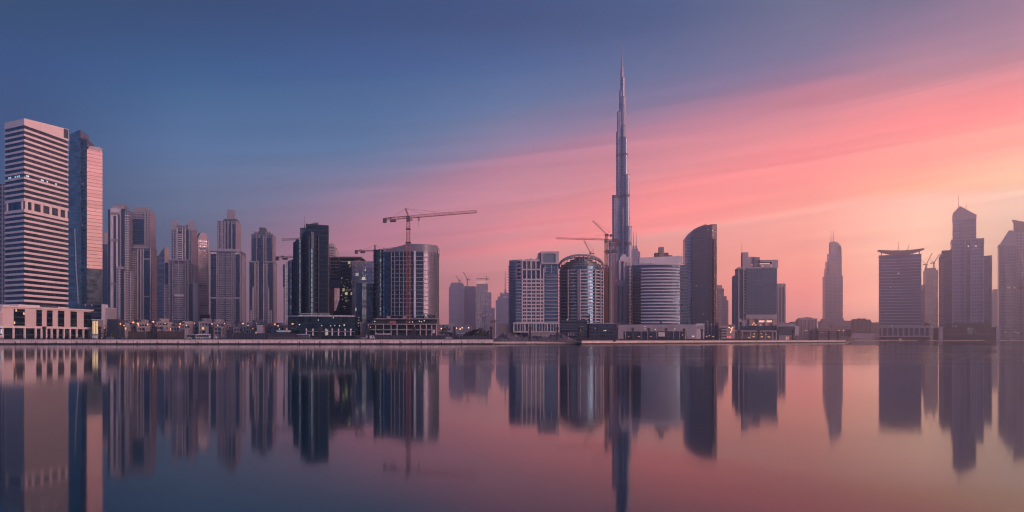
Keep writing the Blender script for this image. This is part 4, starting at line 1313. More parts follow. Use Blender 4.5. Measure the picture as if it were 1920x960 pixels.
b = Bld('scaffolded_tower', 'brown scaffolded tower wedged between the round building and the supertall spire', 'tower', 1143, 800, k=0.3)
b.box('body', 1134.5, 1148, 501, None, 2, 26, BROWN)
b.box('core', 1137, 1148.4, 497, 501.2, 6, 22, GREY)
b.rows('scaffold_deck', 1134.2, 1142.5, 505, 606, 26, 0.2, 0.2, 2.1, plain('scaffold_board', (0.20, 0.13, 0.12)))
b.cols('scaffold_pole', (1135, 1138.5, 1142.2), 0.5, 503, 608, 0.0, 0.4, BROWN)
b.box('pale_side', 1145.6, 1149.2, 505, None, 1.0, 24, LILAC)
b.box('lift_shaft', 1143, 1145, 500, 608, 0.6, 2.1, GREY)


# ---------------------------------------------------------------- supertall spire
def spire_tower():
    Y = 970.0
    b = Bld('supertall_tower', 'supertall stepped tower ending in a needle spire', 'skyscraper', 1166.5, Y, k=1.0)
    s = Y / F
    z = b.z
    body = facade('spire_glass', (0.28, 0.32, 0.40), (0.46, 0.39, 0.41), 4.0, 2.0, 0.10, 0.5, metal=0.8, rough=0.25, vary=0.2)
    band = plain('mechanical_band', (0.15, 0.13, 0.15), rough=0.5)
    def stadium(ang, L, w, grow=0.0):
        d = Vector((cos(ang), sin(ang))); n = Vector((-d.y, d.x))
        w += grow
        pts = [n * -w - d * w * 0.3]
        for i in range(13):
            t = -pi / 2 + pi * i / 12
            pts.append(d * L + (d * cos(t) + n * sin(t)) * w)
        pts.append(n * w - d * w * 0.3)
        return [(p.x * s, p.y * s) for p in pts]
    aL, aR, aB = radians(188), radians(308), radians(68)
    def wing(name, ang, tiers, w0):
        c = abs(cos(ang))
        for edge, top, w in tiers:
            L = max(0.0, (edge - w) / c)
            b.part(name, MB().prism(stadium(ang, L, w), 0, z(top)), body)
            b.part('tier_edge', MB().prism(stadium(ang, L, w, 0.25), z(top), z(top - 1.2)), band)
    wing('west_wing', aL, ((25.5, 453, 5.2), (18.6, 367.5, 5.0), (11.3, 249, 4.4), (9.6, 211, 4.2), (5.7, 172, 3.6), (3.6, 134, 3.0)), 0)
    wing('east_wing', aR, ((17.6, 428, 5.6), (14.6, 332, 5.0), (11.1, 261, 4.6), (7.6, 238, 4.2), (6.6, 184, 3.8), (4.6, 147, 3.0)), 0)
    wing('rear_wing', aB, ((9, 470, 5.4), (8, 392, 5.0), (6.5, 300, 4.4), (5, 224, 4.0)), 0)
    b.part('core', MB().lathe([(4.6 * s, 0), (4.6 * s, z(300)), (3.9 * s, z(230)), (3.3 * s, z(170)), (2.5 * s, z(128)), (1.5 * s, z(126))], 0, 0, 12), body)
    # shoulders at the front
    for off, w, top in ((2.5, 4.6, 392), (4.8, 4.4, 470), (-1.0, 6.5, 505)):
        MB().lathe([(w * s, 0), (w * s, z(top)), (w * s * 0.9, z(top - 1))], off * s, -9 * s, 16).build('front_tube', body, b.root)
    for q, h in ((292, 2.2), (369.5, 2.6), (459, 3.0)):
        for ang, tiers in ((aL, ((11.3, 249, 4.4), (18.6, 367.5, 5.0), (25.5, 453, 5.2))), (aR, ((11.1, 261, 4.6), (14.6, 332, 5.0), (17.6, 428, 5.6)))):
            live = [t for t in tiers if t[1] < q]
            if not live: continue
            e, _t, w = live[-1]
            b.part('mechanical_band', MB().prism(stadium(ang, max(0, (e - w) / abs(cos(ang))), w, 0.14), z(q + h), z(q - h)), band)
    b.part('spire', MB().lathe([(1.7 * s, z(128)), (1.5 * s, z(119)), (1.0 * s, z(118)), (0.8 * s, z(104)), (0.5 * s, z(103)), (0.3 * s, z(84))], 0, 0, 10), STEEL)


spire_tower()

GROUP_BASE = 'pale apartment towers at the foot of the spire'
b = Bld('apartment_tower', 'tall pale apartment tower directly under the spire', 'apartment tower', 1172, 870, k=0.4, group=GROUP_BASE)
b.box('body', 1160.5, 1184, 487, None, 0, 40, plain('warm_stone', (0.58, 0.42, 0.40)))
b.box('crown', 1163, 1179, 481, 487.2, 3, 30, PALE)
b.box('crown_step', 1166.5, 1175, 476, 481.2, 6, 24, PALE)
b.rows('balcony', 1174.5, 1182, 490, 605, 34, 0.4, -1.6, -0.02, PALE)
b.box('window_strip', 1165.5, 1169, 490, 600, -0.5, 0.2, GL_STRIP)
b.box('side_wing', 1178, 1184.6, 498, None, -3, 10, RS_PALE)
b = Bld('apartment_tower', 'shorter pale apartment tower in front of the spire with a red beacon', 'apartment tower', 1165, 826, k=0.4, group=GROUP_BASE)
b.box('body', 1154.5, 1175.6, 533, None, 0, 30, plain('warm_stone', (0.58, 0.42, 0.40)))
b.box('crown', 1156.5, 1171, 527.5, 533.2, 2, 24, PALE)
b.box('roof_block', 1158.5, 1168, 524.6, 527.6, 5, 18, PALE)
b.cols('pilaster', (1156, 1163.5, 1170.5, 1174.6), 1.6, 534, 605, -1.2, -0.02, plain('warm_stone', (0.58, 0.42, 0.40)))
b.box('window_strip', 1158.4, 1161, 536, 604, -0.5, 0.2, GL_STRIP)
b.box('window_strip', 1166, 1168.6, 536, 604, -0.5, 0.2, GL_STRIP)
b.lit(1155.8, 524.6, 1.3, 1.3, REDG, y=4)
b.box('podium_kiosk', 1167, 1174, 601, 608, -3.5, -1.4, plain('pale_blue_kiosk', (0.30, 0.40, 0.44)))

b = Bld('twin_mast_tower', 'hazy tower with two thin masts to the right of the spire', 'tower', 1193, 1750, k=0.4)
b.box('body', 1184.6, 1200, 492, None, 0, 40, HZ)
b.box('step', 1186.5, 1197, 466, 492.2, 3, 34, HZ)
b.box('step', 1187.2, 1190.2, 460, 466.2, 6, 20, HZ)
b.box('step', 1192.6, 1195.2, 459.5, 466.2, 6, 20, HZ)
b.box('side_shaft', 1197, 1200.6, 471, 492.2, 4, 30, HZ)
b.mast(1188.6, 434, 461, 0.9, 0.5, 10, 'mast'); b.mast(1193.8, 434.5, 461, 0.9, 0.5, 10, 'mast')


# ---------------------------------------------------------------- white banded office building
def banded_office():
    b = Bld('banded_office', 'broad office building with white horizontal bands and a cross-shaped roof block', 'office building', 1238, 800, k=0.6)
    x, z = b.x, b.z
    g = facade('banded_office_glass', (0.08, 0.14, 0.20), (0.05, 0.065, 0.085), 3.0, 1.6, 0.2, 0.1)
    gs = facade('banded_office_side', (0.17, 0.19, 0.22), (0.12, 0.13, 0.15), 3.0, 2.4, 0.35, 0.12, metal=0.7)
    n = 12
    pl = [(x(1186.5) + (x(1275) - x(1186.5)) * i / n, -5.0 * sin(pi * i / n)) for i in range(n + 1)] + [(x(1275), 30), (x(1186.5), 30)]
    b.part('body', MB().prism(pl, 0, z(497)), g)
    b.box('side_wing', 1275, 1290.6, 497, None, 0.8, 26, gs)
    wb = plain('white_band', (0.52, 0.48, 0.52), var=0.06)
    def at(p): return -5.0 * sin(pi * (x(p) - x(1186.5)) / (x(1275) - x(1186.5)))
    for i in range(18):
        q = 503.8 + i * 5.93
        m = 10; a = 1201.5; c = 1274.8
        if i == 17:
            segs = ((1201.5, 1236), (1241, 1273))
        else: segs = ((a, c),)
        for a, c in segs:
            f = [(x(a + (c - a) * k / m), at(a + (c - a) * k / m)) for k in range(m + 1)]
            b.part('white_band', MB().prism([(p, r - 0.9) for p, r in f] + [(p, r + 0.1) for p, r in reversed(f)], z(q + 1.15), z(q - 1.15)), wb)
    f = [(p, r - 1.4) for p, r in pl[:n + 1]]
    b.part('cornice', MB().prism(f + [(x(1291), 27), (x(1185.6), 30.5)], z(497.2), z(494)), PALE)
    b.part('roof_storey', MB().prism([(x(1198.5), -2), (x(1280), 1), (x(1280), 22), (x(1198.5), 22)], z(494), [z(483), z(480), z(480), z(483)]), PALE)
    b.box('roof_block', 1228.5, 1254.5, 472.6, 481, 6, 18, BROWN)
    b.box('roof_block_core', 1236.4, 1245.6, 462, 481, 5.4, 17, plain('tan_core', (0.26, 0.19, 0.17)))
    b.box('roof_unit', 1256, 1262, 477, 480.5, 8, 14, GREY)
    # low podium
    pw = plain('podium_plaster', (0.34, 0.30, 0.33))
    b.box('podium', 1157.5, 1303, 609, 621.5, -12, 20, pw)
    b.box('podium_end', 1303, 1318, 607, None, -8, 14, PALE)
    b.box('podium_end_louvres', 1306, 1316.4, 611, 617, -8.4, -7.9, LILAC)
    b.rows('podium_groove', 1178, 1270, 612, 619, 2, 0.3, -12.3, -11.9, GREY)
    b.box('podium_glazing', 1170, 1284, 622, None, -10, 10, GL_NAVY)
    b.cols('podium_column', (1172, 1186, 1201, 1213, 1230, 1246, 1261, 1272, 1283), 1.4, 621.5, 637, -11.8, -10.4, LILAC)
    b.part('podium_flank', MB().prism([(x(1157.5), -12.2), (x(1168.5), -12.2), (x(1168.5), 10), (x(1157.5), 10)], 0, z(621)), pw)
    b.part('podium_flank', MB().prism([(x(1284.5), -12.2), (x(1303), -12.2), (x(1303), 10), (x(1284.5), 10)], 0, z(621)), pw)
    b.box('podium_poster', 1233, 1245, 623, 631, -11.9, -11.6, plain('pale_panel', (0.62, 0.55, 0.52)))
    for p, q, w, mt in ((1208, 612.5, 1.5, LITC), (1208, 617, 1.5, LITC), (1227, 617.8, 2, LITC), (1263, 617.3, 1.8, LITC), (1178, 631, 1.2, LITW), (1197, 631, 1.6, LITW),
                        (1219, 631, 1.4, LITW), (1278, 628, 2, LITW), (1281, 632, 3, LITW), (1297, 630.5, 4, LITC)):
        b.lit(p, q, w, 1.6, mt, y=-12.5)


banded_office()


def curved_top():
    b = Bld('curved_top_tower', 'dark glass tower whose roof sweeps up in a curve to a point', 'glass tower', 1316, 920, k=0.5)
    x, z = b.x, b.z
    gc = facade('curved_top_glass', (0.11, 0.12, 0.145), (0.055, 0.06, 0.075), 3.6, 1.9, 0.18, 0.14, vary=0.15)
    gr = facade('curved_top_sunlit_tone', (0.26, 0.20, 0.21), (0.17, 0.12, 0.13), 3.6, 1.5, 0.3, 0.2, vary=0.25)  # light on the right flank put into a warmer glass colour
    prof = [(1297, 443), (1299.5, 438), (1303.5, 432), (1308.5, 427.5), (1315, 424.8), (1324, 422.8), (1335, 421)]
    m = [(x(p), z(q)) for p, q in prof]
    b.part('front_body', MB().slab_xz([(x(1297), 0), (x(1335), 0)] + m[::-1], -2, 24), gc)
    b.part('left_face', MB().slab_xz([(x(1284.5), 0), (x(1296.9), 0), (x(1296.9), z(442.5)), (x(1294), z(437.5)), (x(1288), z(441.5)), (x(1284.5), z(446))], 1.5, 26),
           facade('curved_top_pale_face', (0.30, 0.29, 0.34), (0.20, 0.18, 0.21), 3.6, 2.6, 0.3, 0.1, metal=0.7))
    roof = [(1284, 446.4), (1288, 441), (1294, 435), (1301, 429.5), (1308, 425.6), (1316, 423.5), (1325, 421.5), (1324, 424), (1313, 427), (1304, 433.5), (1297, 443.6)]
    b.part('roof_shell', MB().slab_xz([(x(p), z(q)) for p, q in roof][::-1], 2, 25), LILAC)
    b.part('roof_blade', MB().bar((x(1310), 8, z(425)), (x(1325.5), 8, z(418.6)), 0.5, 0.35), GREY)
    b.part('roof_rail', MB().bar((x(1305), 2, z(430)), (x(1325), 3, z(420)), 0.3), GREY)
    # faceted right flank turning away
    pl = [(x(1335), -2.0), (x(1341), 0.4), (x(1345), 4.0), (x(1346.4), 8.0), (x(1346.4), 24), (x(1335), 24)]
    b.part('right_flank', MB().prism(pl, 0, [z(421), z(420.3), z(419.8), z(419.4), z(419.4), z(421)]), gr)
    b.cols('facade_fin', (1331.5, 1337, 1341.5), 0.8, 448, 625, -2.9, -0.6, plain('dark_fin', (0.05, 0.05, 0.065)))
    b.box('base', 1297, 1346, 606, None, -6, 20, GL_NAVY)
    b.cols('base_fin', (1320, 1326, 1332, 1338), 1.4, 606, 634, -6.8, -6.02, PINKC)
    for p, q, mt in ((1327, 431.6, LITC), (1335.5, 432.8, LITC), (1305, 536, LITC), (1318, 589, LITC), (1326, 602.6, LITC)): b.lit(p, q, 1.2, 1.0, mt, y=-2.2 if q < 604 else -6.3)
    for p, q, w in ((1345, 618, 2.2), (1312, 631, 1.6), (1323.5, 631, 2), (1328.8, 629.5, 2), (1336, 631, 3)):
        b.lit(p, q, w, 1.8, LITW, y=-6.4)


curved_top()

b = Bld('stepped_tower', 'hazy stepped apartment tower beside the curve topped tower', 'apartment tower', 1354, 1700, k=0.4)
b.box('body', 1345, 1357.4, 541, None, 0, 34, RS_LILAC)
b.box('upper_step', 1346, 1354.4, 534.4, 541.2, 2, 28, PINKC)
b.box('eave', 1345, 1358, 543.6, 545, -1, 30, GREY)
b.box('lower_wing', 1357, 1366, 563, None, 2, 30, RS_LILAC)
b.box('wing_step', 1358.5, 1363, 555, 563.2, 4, 26, RS_LILAC)
b.rows('balcony', 1347, 1352, 548, 620, 20, 0.4, -1.3, -0.02, PINKC)


def glass_hotel():
    b = Bld('glass_hotel', 'hotel with a big grey glass front between pale walls and a lit terrace', 'hotel', 1421, 960, k=0.5)
    x, z = b.x, b.z
    wall = plain('mauve_wall', (0.40, 0.34, 0.36), var=0.08)
    gh = facade('hotel_grey_glass', (0.20, 0.21, 0.23), (0.13, 0.14, 0.16), 3.6, 2.0, 0.1, 0.08, metal=0.8, vary=0.22)
    b.box('body', 1385, 1457.5, 501.5, None, 1, 34, wall)
    b.box('glass_front', 1399.6, 1456.4, 503.6, 589.6, 0.2, 1.2, gh)
    b.box('left_glass_strip', 1385.6, 1392.6, 504, 596, 0.3, 1.2, GL_NAVY)
    b.box('left_glass_strip', 1385.6, 1392.0, 604, 619, 0.3, 1.2, GL_NAVY)
    for i in range(15):
        q = 507 + i * 5.75
        MB().box(x(1394.6), x(1398), 0.55, 1.1, z(q + 4), z(q)).build('window', GL_STRIP, b.root)
    b.box('roof_tower', 1393, 1404.2, 472, 501.6, 4, 18, wall)
    b.box('roof_step', 1404.2, 1415, 480.4, 501.6, 5, 18, wall)
    b.box('roof_step', 1415, 1425.4, 481.6, 501.6, 3, 16, GREY)
    b.box('roof_frame', 1425.4, 1459, 487.4, 491.6, -0.6, 12, wall)
    b.box('roof_frame', 1446.6, 1459, 491.6, 501.4, -0.6, 12, wall)
    b.box('roof_frame', 1425.4, 1446.6, 495.4, 501.4, -0.6, 12, wall)
    b.box('cornice', 1384.4, 1458, 500.6, 503.2, -0.4, 34.4, wall)
    for p in (1411, 1430, 1446): b.lit(p, 499 if p > 1420 else 495.6, 2.0, 1.6, LITW, y=-0.9 if p > 1420 else 4.8)
    b.mast(1392.2, 455, 501, 0.3, 0.18, 6)
    b.box('side_slab', 1378, 1385.2, 515, None, 4, 30, wall)
    b.box('corner_edge', 1384.6, 1386.0, 503, 620, -0.6, 1.0, WHITE)
    b.box('corner_edge', 1393.0, 1394.2, 503, 600, -0.4, 1.0, wall)
    # lit terrace
    b.box('terrace_lintel', 1398, 1457.4, 590, 598, -1.0, 1.0, wall)
    b.box('terrace_recess', 1402, 1456, 598.4, 611, 0.85, 0.95, plain('terrace_back_wall', (0.50, 0.30, 0.24)))
    for p in (1406, 1421.5, 1435.5, 1449.4): b.box('terrace_column', p - 1.1, p + 1.1, 598, 611, -0.9, 0.6, wall)
    for p, q, w, h in ((1428.6, 602.5, 10, 3.4), (1442.6, 602.5, 10, 3.4), (1413.5, 606, 3, 2), (1417, 609.2, 4, 1.6), (1426, 609.5, 2.5, 1.4), (1411, 608.5, 2, 2)):
        b.lit(p, q, w, h, LITW if h < 3 else glow('bright_terrace_panel', (1.0, 0.62, 0.5), 1.0), y=0.5)
    b.box('terrace_parapet', 1397, 1455.4, 611, 619.2, -2.4, 0.9, GL_NAVY)
    b.box('podium_edge', 1377, 1456, 619.6, 622, -6, 20, wall)
    b.box('podium_back', 1378, 1456, 622, None, 0.0, 18, GREY)
    for p in (1384, 1391, 1406, 1419.5, 1434, 1447.5, 1454): b.box('podium_column', p - 1.1, p + 1.1, 622, None, -5.6, -4.2, wall)
    for p, q, w, mt in ((1404, 633, 2.4, LITW), (1413, 631.4, 4, LITW), (1428.4, 631.4, 4, LITW), (1441.6, 631.8, 5, LITW), (1414, 626, 2, LITW), (1427, 625, 1.4, LITW), (1437, 627, 1.4, LITW)):
        b.lit(p, q, w, 1.7, mt, y=-0.2)
    # big dark screen wing
    b.box('screen_wing', 1455.6, 1490.4, 609, 631, -3, 16, wall)
    b.box('dark_screen', 1457, 1489.4, 612.2, 628.6, -3.5, -3.02, plain('dark_screen_face', (0.075, 0.08, 0.095), rough=0.35))
    b.box('screen_wing_side', 1490.5, 1496.6, 611, 629, -2, 14, PALE)
    b.cols('stilt', (1459, 1468, 1477, 1486, 1494), 1.0, 629, None, -2, -0.8, wall)
    b.box('roof_pavilion', 1458, 1490, 605.4, 609, 4, 14, GREY)


# columns that run to the ground need a numeric row
_old_cols = Bld.cols
def _cols(s, name, pxs, w, py0, py1, y0, y1, mat):
    for p in pxs:
        MB().box(s.x(p - w / 2), s.x(p + w / 2), y0, y1, 0.0 if py1 is None else s.z(py1), s.z(py0)).build(name, mat, s.root)
Bld.cols = _cols
glass_hotel()

b = Bld('slim_tower', 'plain slim mauve tower right behind the glass fronted hotel', 'tower', 1466, 1700, k=0.4)
b.box('body', 1459, 1473.2, 533, None, 0, 26, LILAC)
b.box('roof_block', 1460.5, 1472, 531.4, 533.2, 2, 20, GREY)
b.box('window_strip', 1461, 1464.4, 538, 604, -0.4, 0.2, GL_STRIP)
b.box('window_strip', 1467, 1470, 538, 604, -0.4, 0.2, GL_STRIP)
b.cols('pilaster', (1460, 1465.6, 1471.6), 1.2, 534, 606, -0.8, -0.02, PALE)

b = Bld('street_block', 'low block with bright lamps in the gap beside the glass fronted hotel', 'building', 1367, 900, k=0.4)
b.box('body', 1348, 1378, 610, None, 0, 20, PINKC)
b.box('roof_slab', 1347, 1379, 608.6, 610, -1, 21, LILAC)
for p, q in ((1367, 614), (1371, 616), (1373.5, 614.5), (1372, 619), (1370, 622.5)): b.lit(p, q, 1.9, 1.9, glow('bright_sodium', (1.0, 0.50, 0.2), 2.5), y=-0.4)
for p in (1364.5, 1368.5): b.lit(p, 632, 2.4, 2, REDG, y=-0.5)
b.rows('window_band', 1349, 1362, 612, 632, 4, 0.5, -0.3, -0.05, GL_NAVY)

OLD = facade('old_block_windows', (0.10, 0.11, 0.14), (0.34, 0.25, 0.22), 3.3, 3.2, 0.45, 0.5, metal=0.5)
b = Bld('old_apartment_block', 'brown old apartment block with arched roofline and one glowing window', 'apartment block', 1515, 1500, k=0.4)
b.box('body', 1497, 1532.5, 600, None, 0, 26, OLD)
x, z = b.x, b.z
b.part('arched_parapet', MB().slab_xz([(x(1497), z(600)), (x(1532.5), z(600)), (x(1532.5), z(597)), (x(1526), z(597)), (x(1522), z(595.2)), (x(1510), z(594.6)), (x(1502), z(596)), (x(1497), z(599))], 0.4, 25), PINKC)
b.cols('pilaster', (1498, 1505, 1512, 1519, 1526, 1531.6), 1.6, 601, 634, -0.8, -0.02, PINKC)
b.lit(1511.5, 619.5, 5, 2.2, LITW, y=-0.3)
b.mast(1516, 591, 596, 0.3, 0.15, 6)
b = Bld('low_block', 'small brown flat block left of the old arched one', 'building', 1490, 1600, k=0.4)
b.box('body', 1484, 1497, 604.5, None, 0, 20, OLD)
b.box('parapet', 1483.6, 1497.2, 603, 604.5, -0.4, 20.2, PINKC)
b = Bld('long_low_block', 'long low tan block with two lit windows in front of the curved fin tower', 'building', 1565, 1480, k=0.4)
b.box('body', 1534, 1596, 615.5, None, 0, 20, OLD)
b.box('upper_body', 1560, 1592, 610.5, 615.6, 3, 18, OLD)
b.box('parapet', 1533.6, 1596.4, 614.4, 615.6, -0.4, 2.9, PINKC)
for p in (1572.6, 1581.4): b.lit(p, 619.6, 2.2, 2.2, LITW, y=-0.4)
b.lit(1541, 623, 1.6, 1.6, LITW, y=-0.4)
b.rows('window_band', 1536, 1594, 618, 634, 4, 0.4, -0.25, -0.04, GL_STRIP)
b = Bld('old_apartment_block', 'darker brown block with an uneven roof between the fin tower and the dish roof tower', 'apartment block', 1617, 1830, k=0.4)
b.box('body', 1599.5, 1634, 602, None, 0, 24, facade('dark_old_windows', (0.09, 0.10, 0.13), (0.22, 0.16, 0.15), 3.3, 3.0, 0.45, 0.45, metal=0.5))
b.box('roof_step', 1600.5, 1610, 598.4, 602.2, 2, 20, BROWN)
b.box('roof_step', 1610.5, 1624, 597, 602.2, 1, 20, BROWN)
b.box('roof_step', 1626, 1633, 599, 602.2, 2, 18, BROWN)
b.box('side_wing', 1634, 1650, 604.5, None, 4, 22, OLD)
b.cols('pilaster', (1601, 1609, 1617, 1625, 1633), 1.3, 603, 636, -0.8, -0.02, BROWN)
b = Bld('terrace_wall', 'low grey walled yard in front of the dark brown block', 'building', 1610, 1810, k=0.4)
b.box('body', 1588, 1640, 625, None, 0, 14, PINKC)
b.box('canopy', 1590, 1618, 632, 633.2, -5, 0, WHITE)
b.box('parapet', 1587.6, 1640.4, 624, 625, -0.3, 14.2, GREY)


def fin_tower():
    b = Bld('fin_tower', 'hazy tapering tower with a curved fin top and two masts', 'skyscraper', 1565, 2400, k=0.6, ds=1.3)
    x, z = b.x, b.z
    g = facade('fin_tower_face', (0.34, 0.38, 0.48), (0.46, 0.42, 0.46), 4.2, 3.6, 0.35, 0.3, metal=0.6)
    st = plain('fin_stone', (0.42, 0.37, 0.40))
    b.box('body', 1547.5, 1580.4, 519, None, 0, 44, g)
    b.box('ledge', 1547, 1581, 517.6, 519, -1, 45, st)
    b.part('tier', MB().slab_xz([(x(1550), z(519)), (x(1578.8), z(519)), (x(1578.3), z(502)), (x(1550.6), z(502))], 2, 42), g)
    b.box('tier', 1552.4, 1578, 488.5, 502.2, 4, 40, g)
    b.box('tier', 1555.4, 1577.6, 474, 488.7, 6, 38, g)
    fin = [(1558.6, 474), (1577.7, 474), (1577.4, 466), (1576.4, 460), (1574, 455.6), (1570.6, 453), (1566, 452), (1558.8, 452)]
    b.part('curved_fin', MB().slab_xz([(x(p), z(q)) for p, q in fin], 8, 34), st)
    b.part('fin_rib', MB().slab_xz([(x(1577.6), z(519)), (x(1579.2), z(519)), (x(1578.6), z(466)), (x(1577.4), z(460)), (x(1576.9), z(462)), (x(1577.4), z(470))], 4, 30), st)
    b.box('pale_panel', 1554.6, 1569.6, 490, 517, -1.2, 4.2, plain('pale_fin_panel', (0.36, 0.31, 0.32)))
    b.box('dark_band', 1557, 1572, 492, 496, 2.8, 6, GREY) if False else None
    b.mast(1560.2, 430.5, 452, 0.9, 0.5, 16, 'mast'); b.mast(1565, 430.5, 452, 0.9, 0.5, 16, 'mast')
    b.part('mast_brace', MB().bar((x(1560.2), 16, z(445)), (x(1565), 16, z(445)), 0.4), STEEL)
    b.box('podium', 1539.5, 1596.6, 601.5, None, -8, 50, LILAC)
    b.box('podium_step', 1544, 1582, 597.4, 601.6, -4, 48, LILAC)
    for q in (551, 582.5): b.lit(1578.6, q, 1.8, 1.4, REDG, y=-0.6)


fin_tower()


def dish_roof():
    b = Bld('dish_roof_tower', 'square banded glass tower under an upturned dish roof', 'office tower', 1688, 1850, k=0.9, ds=1.45)
    x, z = b.x, b.z
    g = facade('dish_tower_glass', (0.13, 0.21, 0.32), (0.08, 0.10, 0.14), 10.1, 5.6, 0.16, 0.07, vary=0.35)
    b.box('body', 1648.2, 1727.6, 479, 614, 0, 24, g)
    for i in range(23):
        q = 486 + i * 5.65
        b.box('floor_band', 1647.9, 1727.9, q - 0.55, q + 0.55, -0.7, -0.02, plain('mauve_band', (0.52, 0.47, 0.52)))
    b.box('roof_edge', 1647.6, 1728.2, 477.4, 479.2, -0.8, 24.6, LILAC)
    n = 24
    top, bot = [], []
    for i in range(n + 1):
        t = i / n; p = 1645.6 + (1732.8 - 1645.6) * t
        u = 2 * t - 1
        top.append((x(p), z(469.6 - 2.6 * u * u + (0 if u < 0 else 0.3))))
        bot.append((x(p), z(478.0 - 8.6 * abs(u) ** 1.9)))
    b.part('dish_roof', MB().slab_xz(bot + top[::-1], -4, 8), plain('dish_roof_metal', (0.17, 0.14, 0.16), rough=0.45))
    b.cols('roof_strut', (1653, 1668, 1711.6, 1724), 1.6, 471, 478, 2, 6, STEEL)
    b.mast(1685.4, 450.6, 470, 0.6, 0.3, 20)
    b.part('roof_crane', MB().bar((x(1702), 20, z(470)), (x(1706.6), 20, z(456.4)), 0.7, 0.4), CRANE_PALE)
    for p, q in ((1685, 512.6), (1669.5, 538), (1673, 611), (1684, 512)): b.lit(p, q, 2.0, 1.4, LITC, y=-0.9)
    # podium with tall dark bays
    pw = plain('dish_podium_wall', (0.55, 0.48, 0.50))
    b.box('podium', 1620.5, 1743.5, 613.4, 631, -14, 40, pw)
    for i in range(12):
        p = 1629.2 + i * 9.86
        w = b.box('podium_window', p - 3.1, p + 3.1, 615, 629.4, -14.5, -13.9, GL_NAVY)
    b.box('podium_edge', 1619.8, 1744.2, 612.4, 613.6, -14.8, 40.4, WHITE)
    b.box('podium_edge', 1619.8, 1744.2, 630.2, 631.6, -14.8, -12, pw)
    b.box('ground_floor_glazing', 1622, 1742, 631.6, None, -11, 30, DARKC)
    b.cols('podium_column', (1623, 1637, 1652, 1667, 1682, 1697, 1712, 1727, 1741), 1.3, 631.6, None, -14.2, -12.8, LILAC)
    b.lit(1687.5, 636, 4, 1.8, glow('dim_orange_window', (1.0, 0.45, 0.25), 0.7), y=-11.3)
    b.lit(1647.6, 615.6, 2.4, 1.4, LITC, y=-14.8)


dish_roof()

b = Bld('twin_crane_tower', 'pale hazy unfinished tower with two cranes on its roof', 'tower', 1746, 2500, k=0.6)
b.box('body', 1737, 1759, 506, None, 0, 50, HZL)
b.box('roof_core', 1737.6, 1756, 502, 506.2, 6, 36, LILAC)
b.box('side_wing', 1731.6, 1737.2, 533, None, 4, 44, HZ)
b.box('side_step', 1728, 1732, 543, None, 8, 40, HZ)
b.box('hoist', 1734.2, 1736.4, 500, 626, -3, 0, PINKC)


